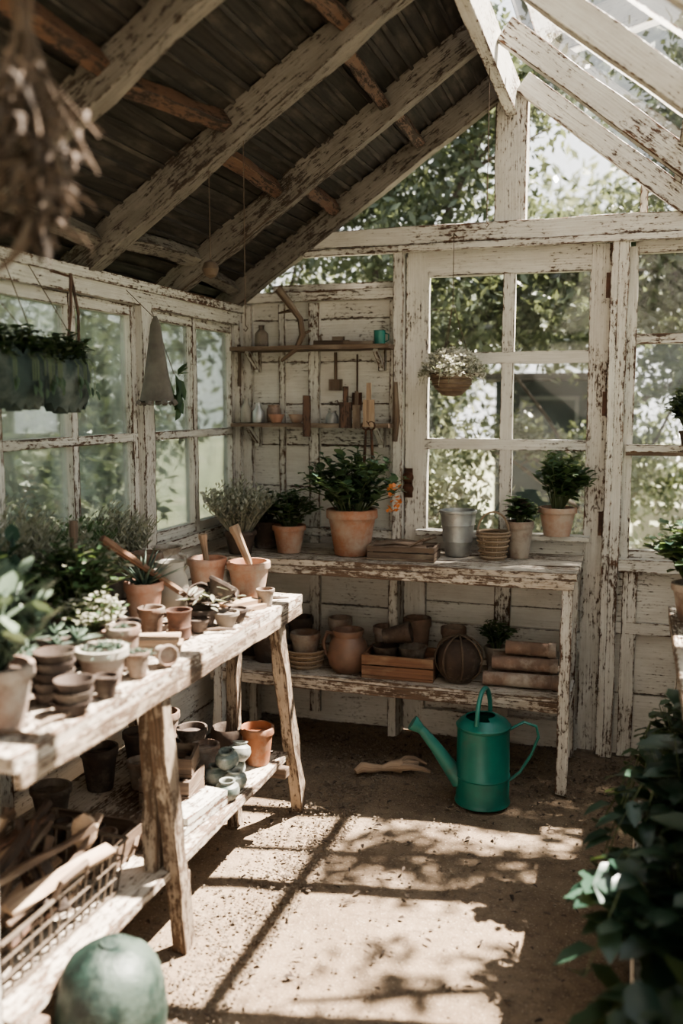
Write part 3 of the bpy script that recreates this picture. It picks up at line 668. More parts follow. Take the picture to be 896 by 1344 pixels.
for s in (-1,1): c=MB(WHC); c.tube([(s*.045,0,.14),(s*.075,0,.135),(s*.078,0,.11),(s*.06,0,.085)],.006,8); hs_.append(('handle',c))
thing('ceramic_vase','ornate white ceramic urn with two small handles','vase',(-1.51,2.76,ZT+.0),[('vase_body',b)]+hs_)
for k,(x,y,z,r,t) in enumerate(((0,0,0,.048,0),(.065,.02,0,.04,0),(.03,.03,.062,.045,.5),(-.03,.05,.045,.036,-.6),(.015,-.06,0,.034,0),(.07,.085,0,.036,0),(-.07,-.02,0,.04,0))):
    thing('clay_bowl','old dark clay bowl in a small heap','bowl',(-1.19+x,2.38+y,ZT+z+ (.02 if t else 0)),potmb(r,r*1.1,CLAYD,.25,.6),rot=(t,t*.5,k),group='heap of old clay bowls')
b=MB()
for k in range(90):
    a=rng.uniform(0,2*pi); b.leaf((rng.uniform(-.07,.07),rng.uniform(-.08,.08),rng.uniform(-.03,.02)),(math.cos(a),math.sin(a),rng.uniform(-.1,.6)),(0,0,1),.045,.013,DRY if k%3 else LG)
thing('dried_leaves','curled dry brown leaves on the clay bowls','dried leaves',(-1.18,2.40,ZT+.085),b,kind='stuff')
b=MB(PALEW); b.box((0,0,.007),(.16,.075,.014),None,4,.001); b.box((.01,.01,.021),(.13,.05,.012),None,3,.001); thing('wooden_board','small pale wooden board lying on the table','board',(-1.17,2.60,ZT),b,1.1)
def dib(name,label,p0,p1,r0,r1,mat=PALEW):
    p0=V(p0);p1=V(p1); b=MB(mat); d=p1-p0
    b.tube([(0,0,0),d*.15,d*.8,d*.9,d],[r0*.5,r0,r1,r1*1.25,r1*1.1],8); return thing(name,label,'garden tool',p0,b)
thing('clay_pot','terracotta pot holding wooden dibbers','pot',(-1.37,2.78,ZT),potmb(.066,.13,TERR))
dib('wooden_dibber','turned wooden dibber standing in a clay pot',(-1.37,2.78,ZT+.102),(-1.38,2.77,ZT+.21),.010,.013)
thing('clay_pot','terracotta pot with a drip-stained rim','pot',(-1.23,2.81,ZT),potmb(.074,.12,TERR))
dib('wooden_trowel','wooden trowel grip sticking out of a pot',(-1.22,2.81,ZT+.097),(-1.28,2.80,ZT+.24),.012,.016)
dib('wooden_dibber','long brown wooden dibber leaning over the clay bowls',(-1.26,2.45,ZT+.06),(-1.42,2.22,ZT+.27),.010,.012,ORW)
dib('wooden_stake','rough wooden stake standing in the boxwood pot',(-1.41,2.07,ZT+.085),(-1.415,2.08,ZT+.34),.009,.010,OLDW)
potted('potted_herb','small spiky green herb by the window',(-1.63,2.42,ZT),.06,.11,'lav',.12,.21,TERR2,LM,110)
potted('potted_lavender','silvery lavender in a clay pot by the window',(-1.64,2.66,ZT),.06,.10,'lav',.12,.23,TERR2,LG,140)
potted('potted_succulent','trailing succulent in a dark pot',(-1.33,1.64,ZT),.065,.10,'rosettes',.11,.08,CLAYD,LS,80)
potted('potted_succulent','spreading silver-green succulent in a clay pot',(-1.33,1.49,ZT),.06,.11,'rosettes',.11,.08,TERR2,LS,70)
potted('potted_herb','leafy herb crowding the window side of the table',(-1.60,1.50,ZT),.07,.11,'paddle',.13,.28,TERR2,LS,20)
potted('potted_herb','dark leafy herb against the dusty window',(-1.65,1.90,ZT),.06,.11,'bush',.11,.25,CLAYD,LD,50,.035,.022,mat2=LG)
potted('potted_lavender','silver-leaved herb in a small clay pot',(-1.50,2.24,ZT),.05,.10,'lav',.12,.21,TERR2,LG,130)
thing('clay_pot','pale tall clay pot behind the jug','pot',(-1.50,2.60,ZT),potmb(.055,.17,TERR2))
thing('clay_pot','small brown clay pot beside the aloe','pot',(-1.28,2.24,ZT),potmb(.038,.08,TERR2))
thing('clay_pot','small dark clay pot beside the jug','pot',(-1.28,2.52,ZT),potmb(.034,.07,CLAYD))
thing('clay_pot','small terracotta pot lying on its side','pot',(-1.12,2.00,ZT+.026),potmb(.027,.055,TERR2),rot=(1.5,0,.9))
thing('clay_pot','small aged pot near the table edge','pot',(-1.10,1.72,ZT),potmb(.028,.05,CLAYD))
thing('clay_pot','small stained pot near the wooden board','pot',(-1.12,2.69,ZT),potmb(.030,.055,TERR2))
thing('clay_pot','small dark pot next to the offcuts','pot',(-1.27,2.10,ZT),potmb(.034,.075,CLAYD))
potted('potted_succulent','tiny succulent in a stained clay pot near the table edge',(-1.115,1.88,ZT),.030,.06,'rosettes',.04,.03,TERR2,LS,30)
for k in range(16):
    b=MB(OLDW); b.tube([(-.04,0,.006),(0,.004,.008),(.05,-.002,.006)],[.004,.005,.003],6); thing('twig','short broken twig lying on the table','twig',(-1.09-rng.random()*.14,1.45+.088*k,ZT),b,k*1.3,group='twigs on the table')
b=MB()
for k in range(700):
    a=rng.uniform(0,6.3); x=rng.uniform(-1.75,-1.08); y=rng.uniform(1.38,2.88)
    b.leaf((x,y,.003),(math.cos(a),math.sin(a),rng.uniform(-.02,.2)),(rng.uniform(-.3,.3),rng.uniform(-.3,.3),1),rng.uniform(.008,.024),.007,DRY if k%2 else SOIL,.2,.1)
thing('plant_debris','crumbs of soil and dry leaves on the tabletop','plant debris',(0,0,ZT),b,kind='stuff')
# ================================================================== LEFT TABLE SHELF
ZL2=.271
thing('clay_pot','terracotta pot on the low shelf','pot',(-1.20,2.80,ZL2),potmb(.058,.13,TERR))
b=MB(CLAYD); b.lathe([(0,0),(.05,0),(.065,.05),(.06,.09),(.055,.1),(.05,.09),(.045,.03),(0,.02)],24); thing('clay_pot','dark round clay pot on the low shelf','pot',(-1.33,2.84,ZL2+.0),b)
for k,(x,y,z,t) in enumerate(((0,0,0,0),(.075,-.02,0,0),(.03,.07,0,0),(.04,.0,.058,.15),(.05,.065,.058,-.2),(-.06,-.05,0,0),(.085,-.10,.0,0))):
    b=MB(GRNC); r=.037; b.lathe([(0,0),(r*.6,0),(r*.95,.014),(r*1.05,.028),(r*.95,.044),(r*.6,.053),(r*.62,.059),(r*.7,.061),(r*.5,.060),(r*.45,.05),(r*.8,.025),(0,.01)],22)
    thing('glazed_pot','tiny round grey-green glazed jar in a stack','jar',(-1.26+x,2.60+y,ZL2+z),b,group='stack of tiny glazed jars',rot=(t,0,0))
for k,(x,y,r,h) in enumerate(((-1.35,2.70,.05,.085),(-1.45,2.80,.055,.10),(-1.46,2.64,.05,.10),(-1.58,2.84,.055,.13),(-1.58,2.66,.055,.12),(-1.60,2.45,.06,.14),(-1.48,2.50,.045,.09),(-1.62,2.22,.06,.10))):
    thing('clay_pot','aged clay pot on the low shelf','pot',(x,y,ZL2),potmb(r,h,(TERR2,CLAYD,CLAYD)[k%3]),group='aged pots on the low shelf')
thing('wooden_crate','small weathered wooden box on the low shelf','box',(-1.33,2.43,ZL2),crate(.16,.15,.10,.01,2),.15)
thing('wooden_crate','small weathered wooden box stacked on another','box',(-1.33,2.44,ZL2+.102),crate(.14,.14,.06,.009,1),.3)
b=MB(WPH); b.box((0,0,.012),(.10,.26,.024)); b.box((.01,0,.036),(.08,.22,.02)); thing('wooden_board','short whitewashed boards piled on the shelf','board',(-1.22,2.36,ZL2),b,-.1)
thing('clay_bowl','wide shallow clay bowl on the low shelf','bowl',(-1.22,2.16,ZL2),potmb(.055,.04,TERR2,.3,.6))
thing('clay_bowl','smaller clay bowl nested in another','bowl',(-1.215,2.165,ZL2+.033),potmb(.045,.04,CLAYD,.3,.6))
for k,(p0,p1,r) in enumerate((((-.05,-.1,0),(.06,.12,.01),.008),((-.04,.05,.012),(.05,-.12,.02),.007),((0,-.11,.02),(-.02,.13,.025),.009))):
    b=MB(OLDW); b.tube([p0,V(p0).lerp(V(p1),.5)+V((.006,0,.004)),p1],[r,r*1.2,r*.8],6); thing('twig','old stick lying on the low shelf','twig',(-1.30,2.19,ZL2+.012+.005*k),b,group='sticks on the low shelf')
b=MB(WIRE)
def rect(x,y,z): return [(-x,-y,z),(x,-y,z),(x,y,z),(-x,y,z)]
for i,z in enumerate((0.003,.045,.09,.135)):
    k=1+.10*z/.12; p=rect(.17*k,.22*k,z); 
    for j in range(4): b.tube([p[j],p[(j+1)%4]],.005 if i in(0,3) else .003,6)
for j in range(15):
    t=-1+2*j/14
    for s in (-1,1): b.tube([(s*.17,t*.22,.003),(s*.17*1.1,t*.22*1.1,.135)],.003,5)
for j in range(12):
    t=-1+2*j/11
    for s in (-1,1): b.tube([(t*.17,s*.22,.003),(t*.17*1.1,s*.22*1.1,.135)],.003,5)
    b.tube([(t*.17,-.22,.003),(t*.17,.22,.003)],.002,5)
h_=MB(OLDW); h_.tube([(.187,-.06,.135),(.20,-.05,.17),(.20,.05,.17),(.187,.06,.135)],.008,8)
thing('wire_basket','dark rusty wire basket full of old wooden tools','basket',(-1.38,1.69,ZL2),[('basket_frame',b),('handle',h_)],.0)
for k in range(30):
    a=rng.uniform(-1.2,1.2); x=-1.52+.0105*k; l=rng.uniform(.07,.18)
    b=MB((OLDW,RPW,CLAYD,OLDW,PALEW)[k%5]); d=V((math.sin(a)*.65,math.cos(a),0))*l; z0=.03+.022*(k%6)
    if k%2: b.plank(-d,d+V((0,0,rng.uniform(.02,.12))),rng.uniform(.012,.04),.014,(rng.uniform(-.6,.6),0,1),None,4,.005)
    else: b.tube([-d,V((0,.01,.02)),d*.7+V((0,0,.07)),d+V((0,0,.12))],[.007,.010,.008,.012],7)
    thing('wood_piece','splintered piece of old wood in the wire basket','wood piece',(x,1.69,ZL2+z0),b,group='wood pieces in the wire basket')
def spoon(label,loc,rot):
    b=MB(PALEW); b.tube([(0,0,-.02),(0,0,.12)],[.009,.011],8); c=MB(PALEW); c.lathe([(0,.11),(.02,.125),(.027,.15),(.024,.18),(.0,.20)],14,sy=.35)
    return thing('wooden_scoop',label,'scoop',loc,[('handle',b),('scoop_blade',c)],rot=rot)
spoon('pale wooden scoop propped in the wire basket',(-1.26,1.82,ZL2+.07),(.25,.1,.6)); spoon('wooden paddle propped in the wire basket',(-1.24,1.75,ZL2+.06),(-.3,.25,.4))
thing('wooden_crate','low dark wooden tray beside the basket','tray',(-1.42,2.06,ZL2),crate(.30,.20,.07,.01,1,OLDW),.0)
for k in range(5):
    thing('clay_pot','small old clay pot lying in the dark wooden tray','pot',(-1.52+.05*k,2.05+.02*(k%2),ZL2+.012),potmb(.026,.07,(TERR2,CLAYD)[k%2]),group='small pots in the tray')
b=MB(PATINA); b.lathe([(0,0),(.07,0),(.075,.01),(.066,.03),(.09,.08),(.105,.12),(.114,.16),(.118,.20),(.114,.25),(.108,.275),(.099,.295),(.088,.312),(.075,.325),(.045,.342),(.022,.346),(.02,.352),(0,.353)],56)
for i,v in enumerate(b.v):
    k=1+.05*mn.noise(V(v)*12)+.025*mn.noise(V(v)*40); b.v[i]=(v[0]*k,v[1]*k,v[2]+.006*mn.noise(V(v)*25)*(v[2]>.25))
thing('garden_urn','dark mottled green rounded urn standing on the floor','urn',(-1.035,1.60,0),b)
thing('clay_pot','aged clay pot standing on the floor by the table leg','pot',(-1.26,1.43,0.0),potmb(.05,.09,TERR2))
# ================================================================== WALL SHELF ITEMS
Z1=1.755;Z2=1.415
b=MB(CLAYD); b.lathe([(0,0),(.03,0),(.032,.01),(.03,.06),(.012,.08),(.012,.095),(.015,.097),(0,.098)],18); thing('small_bottle','small dark bottle on the upper shelf','bottle',(-1.63,3.90,Z1),b)
b=MB(OLDW); b.box((0,0,.012),(.16,.045,.024),None,2,.001); b.box((.03,0,.032),(.05,.03,.018)); b.tube([(-.05,0,.02),(-.055,0,.045),(-.045,0,.052)],.006,6)
thing('wood_plane','old wooden hand plane on the upper shelf','hand plane',(-1.30,3.92,Z1),b)
b=MB(OLDW); b.box((0,0,.008),(.13,.05,.016)); thing('wooden_block','flat dark wooden block beside the hand plane','wood block',(-1.165,3.88,Z1),b,.2)
b=MB(GREEN); b.lathe([(0,0),(.024,0),(.025,.06),(.027,.062),(.022,.062),(.021,.005),(0,.005)],20); c=MB(GREEN); c.tube([(.025,0,.05),(.04,0,.045),(.04,0,.02),(.025,0,.012)],.003,6); thing('enamel_cup','small green enamel cup on the upper shelf','cup',(-1.075,3.90,Z1),[('cup_body',b),('handle',c)])
def bottle(label,x,h,r,mat):
    b=MB(mat); b.lathe([(0,0),(r,0),(r*1.02,h*.05),(r,h*.55),(r*.5,h*.75),(r*.42,h*.93),(r*.5,h*.95),(r*.48,h),(0,h)],20); thing('bottle',label,'bottle',(x,3.89,Z2),b)
bottle('white glass bottle on the lower shelf',-1.705,.11,.026,WHC); bottle('pale stoneware bottle on the lower shelf',-1.645,.09,.028,GALV)
b=MB(BROWNC); b.lathe([(0,0),(.03,0),(.034,.02),(.034,.06),(.028,.07),(.03,.08),(.025,.08),(0,.07)],20); thing('small_jar','brown stoneware jar on the lower shelf','jar',(-1.58,3.92,Z2),b)
for x,y in ((-1.545,3.86),(-1.455,3.88)): 
    b=MB(TERR); r=.036; b.lathe([(0,0),(r*.6,0),(r,.035),(r*1.03,.038),(r*.92,.038),(r*.5,.008),(0,.008)],20); thing('terracotta_bowl','small terracotta bowl on the lower shelf','bowl',(x,y,Z2),b,group='small terracotta bowls')
b=MB(RPW); b.plank((0,0,-.06),(0,0,.12),.035,.012,(0,1,0),None,4,.002); thing('wooden_batten','short reddish wooden batten hung in front of the shelf','batten',(-1.385,3.8205,Z2),b)
b=MB(GALV); b.lathe([(0,0),(.03,0),(.028,.03),(.018,.045),(.02,.055),(0,.055)],18); thing('oil_can','small grey metal oil can on the shelf','oil can',(-1.29,3.89,Z2),b)
b=MB(RUST); b.tube([(0,0,0),(.005,0,.06),(-.02,0,.10),(-.03,0,.095)],.0025,6); thing('wire_hook','thin bent wire standing by the oil can','hook',(-1.25,3.90,Z2),b)
def bat(label,x,z0,h,w_,mat,y=3.8205):
    b=MB(mat); b.plank((0,0,0),(0,0,h*.62),w_,.012,(0,1,0),None,3,.001); b.plank((0,0,h*.62),(0,0,h),w_*.4,.011,(0,1,0)); return thing('wooden_paddle',label,'wooden paddle',(x,y,z0),b)
bat('dark reddish wooden paddle leaning by the shelf',-1.205,Z2-.02,.18,.055,RPW); bat('narrow reddish wooden paddle by the shelf',-1.155,Z2-.02,.16,.035,OLDW)
bat('pale wooden brush board beside the paddles',-1.10,Z2-.015,.19,.05,PALEW)
b=MB(RUST); b.tube([(-.012,0,.02),(-.018,0,-.10),(-.02,0,-.17)],[.005,.007,.003],6); b.tube([(.012,0,.02),(.018,0,-.10),(.02,0,-.17)],[.005,.007,.003],6)
c=MB(RUST)
for s in (-1,1): c.tube([(s*.012+.016*math.cos(2*pi*k/10),0,.036+.018*math.sin(2*pi*k/10)) for k in range(10)],.004,6,closed=True)
thing('garden_shears','rusty iron shears hanging from the shelf edge','shears',(-1.10,3.818,Z2-.045),[('blades',b),('grips',c)])
b=MB(OLDW); b.tube([(0,0,-.12),(.006,0,-.02),(0,0,.14)],[.013,.018,.010],8); thing('wooden_club','long dark wooden club hung on the wall','wooden club',(-1.01,3.925,Z2+.04),b)
b=MB(OLDW); b.tube([(-.05,0,.20),(0,-.01,.14),(.05,0,.07),(.06,0,.0),(.03,0,-.06),(-.04,0,-.11)],[.02,.018,.014,.016,.012,.008],8); b.tube([(.05,0,.0),(.10,0,.02)],[.01,.004],6); b.tube([(.02,0,.11),(-.06,.02,.10)],[.01,.004],6)
thing('carved_branch','twisted dry branch hanging on the board wall','branch',(-1.47,3.84,1.80),b)
b=MB(OLDW); b.tube([(0,0,.09),(.005,-.005,0),(0,0,-.1)],.009,6); b.tube([(0,-.005,.05),(.03,-.01,.07)],.005,5); thing('dry_stick','short dry stick hanging at the wall corner','stick',(-1.755,3.93,1.68),b)
b=MB(RUST); b.tube([(0,0,.12),(0,0,-.06)],.004,6); b.plank((0,-.003,-.05),(0,-.003,-.13),.045,.006,(0,1,0)); thing('small_trowel','small rusty trowel hanging under the upper shelf','trowel',(-1.20,3.978,1.60),b)
b=MB(OLDW); b.tube([(0,0,.12),(0,0,.0)],.008,6); b.plank((0,0,0),(0,0,-.05),.06,.02,(0,1,0)); thing('hand_brush','old wooden hand brush hanging under the upper shelf','brush',(-1.30,3.972,1.61),b)
# ================================================================== HANGING
def cord(b,p0,p1,r=.0015): b.tube([p0,p1],r,5)
f=MB()
for k in range(620):
    d=V([rng.gauss(0,1) for _ in range(3)]).normalized(); d.z=abs(d.z)*.95-.15; rr=rng.uniform(.6,1.0)
    q=V((d.x*.135,d.y*.135,d.z*.125))*rr
    for j in range(5):
        a=rng.uniform(0,2*pi); f.sleaf(q,d+V((math.cos(a),math.sin(a),rng.uniform(-.4,.8))),(rng.uniform(-1,1),rng.uniform(-1,1),1),.017,.011,LW if rng.random()<.72 else LG)
for k in range(56):
    a=rng.uniform(0,2*pi); p0=V((math.cos(a)*.07,math.sin(a)*.07,.02)); p1=p0+V((math.cos(a)*.05,math.sin(a)*.05,.0)); p2=p1+V((math.cos(a)*.015,math.sin(a)*.015,-.07*rng.random()-.01)); f.tube([p0,p1,p2],.0012,3,LG)
    for j in range(10): q=p0.lerp(p1,j/5) if j<5 else p1.lerp(p2,(j-5)/5); f.sleaf(q,(rng.uniform(-1,1),rng.uniform(-1,1),rng.uniform(-.2,1)),(0,0,1),.02,.009,LG if j%3 else LW)
bk=MB(OLDW); bk.lathe([(0,-.10),(.04,-.095),(.075,-.06),(.09,-.02),(.093,0),(.085,0),(.06,-.06),(0,-.09)],24)
for i in range(6): r=.093*math.sin(.35+i*.22); z=-.10*math.cos(.35+i*.22); bk.tube([((r+.002)*math.cos(2*pi*k/24),(r+.002)*math.sin(2*pi*k/24),z+.004) for k in range(24)],.004,5,closed=True)
cd=MB(DRYST)
for k in range(3): a=2*pi*k/3+.3; cord(cd,(.09*math.cos(a),.09*math.sin(a),0),(0,0,.28))
cord(cd,(0,0,.28),(0,0,.545)); cd.tube([(0,0,.54),(0,.0,.56),(0,.05,.56)],.003,6)
thing('hanging_basket','hanging basket of small white flowers in front of the door','hanging plant',(-.735,3.80,1.63),[('basket_bowl',bk),('foliage',f),('cord',cd)])
for k,(y,wd,h,x) in enumerate(((2.03,.22,.15,-1.53),(2.33,.24,.16,-1.60))):
    b=MB(FAB); n=14; rows=6; G=[]
    for s in (-1,1):
        g=[[b.av((s*(.004+.045*math.sin(pi*i/n)**.6*math.sin(pi*min(j/rows*.75+.12,1))**.7)+.004*rng.uniform(-1,1),(-wd/2+wd*i/n)*(.85+.15*j/rows)+.005*rng.uniform(-1,1),-h+h*j/rows+.016*math.sin(i*1.9+k)*(j==rows)+.012*math.sin(i*2.3)*(j==0)+.02*(abs(i-n/2)/(n/2))**2*(j==0))) for i in range(n+1)] for j in range(rows+1)]
        for j in range(rows):
            for i in range(n):
                q=(g[j][i],g[j][i+1],g[j+1][i+1],g[j+1][i]); b.face(q if s>0 else q[::-1],None,None,0,True)
        G.append(g)
    for i in range(n): b.face((G[0][0][i],G[0][0][i+1],G[1][0][i+1],G[1][0][i]),None,None,0,True)
    f=MB()
    for q in (-.06,.0,.06): bush(f,(0,q,-.05),.06,.12,14,.045,.022,LD,per=8,mat2=LS)
    for q in range(10): yy=rng.uniform(-wd*.45,wd*.45); f.tube([(.04,yy,-.01),(.055,yy,-.03),(.055,yy,-.06-rng.random()*.06)],.0015,3,STEM); f.leaf((.056,yy,-.05-rng.random()*.05),(.3,rng.uniform(-.5,.5),-1),(1,0,0),.035,.016,LD)
    cd=MB(DRYST)
    for yy in (-wd/2+.01,wd/2-.01): cord(cd,(0,yy,-.005),(-1.755-x,yy*.5,1.925-1.64))
    thing('hanging_planter','dull grey-green canvas planter pocket hanging by the window','hanging planter',(x,y,1.64),[('pocket',b),('foliage',f),('cord',cd)],group='canvas planters by the window')
b=MB(GREYF); b.lathe([(.006,.30),(.02,.27),(.03,.2),(.05,.08),(.068,.0),(.06,.0),(.04,.1),(.0,.25)],20,sy=.5)
for k in range(7): a=2*pi*k/7; b.tube([(.066*math.cos(a),.033*math.sin(a),0),(.075*math.cos(a),.037*math.sin(a),-.012)],.012,5)
cd=MB(DRYST); cord(cd,(0,0,.29),(-.12,0,.40))
thing('felt_bundle','grey felt cone hanging from the window beam','felt bundle',(-1.64,2.95,1.51),[('cone',b),('cord',cd)])
f=MB(); 
for k in range(7): f.leaf((0,rng.uniform(-.04,.04),-.015*k),(.1,rng.uniform(-.9,.9),-.7),(1,0,0),.10,.05,LD)
for k in range(3): f.leaf((0,.03,0),(0,1,.1+.25*k),(0,0,1),.09,.025,LM)
cd=MB(DRYST); cord(cd,(0,0,0),(-.12,0,.32))
thing('hanging_leaves','small bunch of dark leaves hanging by the window','hanging leaves',(-1.66,3.12,1.61),[('foliage',f),('cord',cd)])
f=MB(); st=MB(DRYST)
for k in range(26):
    a=rng.uniform(0,2*pi); sp=rng.random()**.5; e=V((math.cos(a)*.075*sp,math.sin(a)*.075*sp,-.02-.19*rng.random()))
    st.tube([(0,0,.16),(0,0,.04),e*.5+V((0,0,.01)),e],[.003,.003,.0025,.002],5)
    for j in range(12):
        q=e+V([rng.gauss(0,.016) for _ in range(3)]); f.leaf(q,[rng.uniform(-1,1) for _ in range(2)]+[rng.uniform(-1,.4)],(rng.uniform(-1,1),0,1),.040,.010,DRY,.4,.5)
for k in range(9): a=k*1.3; f.leaf((0,0,-.14-.01*k),(math.cos(a)*.5,math.sin(a)*.5,-.8),(1,0,0),.09,.015,DRY,.3,.4)
for k in range(14): a=k*1.1; st.tube([(0,0,.1),(math.cos(a)*.03,math.sin(a)*.03,.0),(math.cos(a)*.10,math.sin(a)*.10,-.08-.03*(k%4))],.0022,5)
for k in range(7): a=k*1.25; st.tube([(math.cos(a)*.01,math.sin(a)*.01,.05),(math.cos(a)*.025,math.sin(a)*.025,.22)],.003,5)
cd=MB(DRYST); cord(cd,(0,0,.12),(0,0,.56),.002)
thing('dried_flower_bunch','bunch of dried brown hydrangeas hanging upside down','dried flowers',(-.85,1.17,1.97),[('foliage',f),('stem',st),('cord',cd)])
for (x,y,z0,lb) in ((-1.20,2.74,1.75,'thin string hanging from a dark rafter'),(-.535,3.38,2.15,'thin wire hanging from the ridge')):
    zt=(zl(x))-.01 if x<XM-.1 else ZR-.10
    b=MB(DRYST); cord(b,(0,0,0),(0,0,zt-z0+.02),.0016); b.tube([(0,0,0),(.008,0,-.01),(0,0,-.02),(-.006,0,-.012)],.002,5)
    thing('string',lb,'string',(x,y,z0),b)
b=MB(DRYST); cord(b,(0,0,0),(0,0,zl(-1.32)-1.96)); b.T=Matrix.Translation((0,0,-.03)); b.lathe([(0,-.03),(.02,-.02),(.028,0),(.02,.02),(0,.03)],12); thing('hanging_bulb','dry seed head hanging from a rafter','seed head',(-1.32,2.74,1.96),b)
b=MB(RPW); 
for s in (-1,1): b.tube([(0,s*.03,-.13),(.01,s*.02,-.02),(0,0,.10)],.005,6)
b.tube([(0,0,.09),(-.10,0,.12)],.004,5)
thing('leather_strap','brown leather strap looped from the window beam','strap',(-1.68,2.50,1.80),b)
potted('potted_herb','dark leafy plant in a small pot on the window ledge',(.205,3.925,1.333),.04,.06,'bush',.09,.20,CLAYD,LD,40,.04,.024)
potted('potted_herb','green leafy plant on the narrow white table',(.20,3.05,.818),.075,.12,'bush',.17,.25,TERR2,LM,50,.055,.036,mat2=LT,var=.3)
potted('potted_herb','dark leafy plant on the narrow white table',(.30,2.65,.818),.08,.13,'bush',.15,.25,TERR,LT,34,.05,.03)
# ================================================================== OUTSIDE
def cloud(name,blobs,size,mat,seed=1):
    r=np.random.default_rng(seed); Ps=[]
    for c,rad,n in blobs:
        k=max(6,n//45); cc=r.normal(size=(k,3)); cc/=np.linalg.norm(cc,axis=1)[:,None]; cc=cc*(r.random(k)**.5)[:,None]*np.array(rad)
        idx=r.integers(0,k,n); d=r.normal(size=(n,3))*np.array([.13,.13,.10])*max(.6,min(rad)*1.4)
        Ps.append(np.array(c)+cc[idx]+d)
    Pn=np.vstack(Ps); n=len(Pn); a=r.normal(size=(n,3)); a/=np.linalg.norm(a,axis=1)[:,None]
    b=r.normal(size=(n,3)); b-=(a*b).sum(1)[:,None]*a; b/=np.linalg.norm(b,axis=1)[:,None]
    s=size*r.uniform(.6,1.3,(n,1)); vs=np.stack([Pn-a*s,Pn+b*s*.42,Pn+a*s,Pn-b*s*.42],1).reshape(-1,3)
    me=bpy.data.meshes.new(name); me.vertices.add(4*n); me.vertices.foreach_set('co',vs.ravel())
    me.loops.add(4*n); me.loops.foreach_set('vertex_index',np.arange(4*n,dtype=np.int32))
    me.polygons.add(n); me.polygons.foreach_set('loop_start',np.arange(0,4*n,4,dtype=np.int32)); me.polygons.foreach_set('loop_total',np.full(n,4,dtype=np.int32))
    me.update(calc_edges=True); me.materials.append(mat); o=bpy.data.objects.new(name,me); COL.objects.link(o); return o
def tree(label,base_,blobs,size,mat,seed,tr=.08,name='tree',cat='tree',limbs=()):
    e=bpy.data.objects.new(name,None); COL.objects.link(e); e.location=base_; tag(e,label,cat)
    t=MB(BARK); B=V(base_)
    top=V(blobs[0][0])
    t.tube([(0,0,0),((top-B)*.3+V((.05,0,0))),((top-B)*.65),(top-B)],[tr,tr*.8,tr*.6,tr*.3],8)
    for c,rad,n in blobs[1:]:
        d=V(c)-B; s=(top-B)*.45; t.tube([s,s.lerp(d,.5)+V((0,0,.1)),d],[tr*.5,tr*.35,tr*.15],6)
        for q in range(4): dd=d+V([rng.uniform(-1,1)*rad[i]*.7 for i in range(3)]); t.tube([d*.8+s*.2,dd],[tr*.18,tr*.05],5)
    for pl,r0 in limbs:
        t.tube([V(p)-B for p in pl],[r0*(1-.75*i/(len(pl)-1)) for i in range(len(pl))],7)
    to=t.build('trunk'); to.parent=e
    bl=[((c[0]-B.x,c[1]-B.y,c[2]-B.z),rad,n) for c,rad,n in blobs]
    f=cloud('foliage',bl,size,mat,seed); f.parent=e; f['kind']='stuff'
tree('leafy garden tree with small sunlit leaves behind the greenhouse',(-1.9,6.4,0),[((-1.7,6.2,3.0),(1.1,.7,.9),6800),((-.9,6.0,3.4),(.6,.6,.6),3000),((-2.6,6.3,2.4),(.8,.7,.8),2800),((-1.3,5.7,2.3),(.6,.5,.5),2300),((-.7,6.1,2.2),(.5,.4,.5),2600)],.040,LO,3)
tree('leafy garden tree arching over the greenhouse roof',(1.5,6.6,0),[((1.3,6.2,3.7),(1.2,.9,.9),6200),((.5,5.7,3.1),(.6,.5,.6),3000),((1.7,5.2,4.3),(1.0,.8,.6),3000),((.5,6.4,2.2),(.6,.5,.5),2800),((-.1,6.3,2.5),(.5,.4,.4),2600)],.040,LO,4,.09)
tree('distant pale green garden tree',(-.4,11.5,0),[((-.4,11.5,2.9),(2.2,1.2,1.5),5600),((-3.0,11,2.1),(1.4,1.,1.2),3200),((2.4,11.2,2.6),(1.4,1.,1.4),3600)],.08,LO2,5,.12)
tree('garden tree beside the glazed wall',(3.8,4.4,0),[((3.4,4.2,4.3),(.9,.8,.6),2000),((1.75,3.75,4.35),(.45,.22,.15),260),((1.25,3.25,4.3),(.25,.35,.15),150),((2.0,2.95,4.5),(.3,.16,.12),120),((1.5,4.4,4.4),(.5,.3,.2),650),((4.3,4.4,3.4),(1.1,.9,.9),1800)],.045,LO,6,.08,
     limbs=((((3.4,4.2,3.9),(2.4,3.2,3.5),(1.6,2.9,3.3),(.9,2.2,3.1),(.5,1.8,3.0)),.05),(((2.4,3.2,3.5),(1.7,3.6,3.4),(1.0,3.3,3.2),(.6,3.1,3.0)),.035),(((1.6,2.9,3.3),(1.3,2.2,3.2),(1.1,1.6,3.1)),.03)))
tree('flowering garden shrub close to the door',(-.95,5.1,0),[((-.95,5.1,.85),(.5,.3,.4),2300),((-.45,5.3,.6),(.4,.3,.4),1800),((-1.3,5.3,1.1),(.4,.3,.5),1500)],.030,LO2,7,.03,'shrub','shrub')
tree('round garden shrub near the fence',(.5,5.9,0),[((.5,5.9,.6),(.5,.4,.45),2200),((1.0,5.8,.9),(.4,.3,.5),1600)],.030,LO2,8,.03,'shrub','shrub')
tree('dark evergreen shrub in front of the shed',(-.1,7.2,0),[((-.1,7.2,1.1),(.5,.3,.5),2600),((.35,7.0,1.7),(.4,.3,.5),2200),((-1.7,7.3,1.4),(.5,.3,.8),3600),((-.3,7.3,2.1),(.6,.3,.3),2200),((-1.2,7.2,2.1),(.4,.3,.3),1900),((-.95,7.2,1.2),(.35,.2,.3),900)],.036,LO,12,.04,'shrub','shrub')
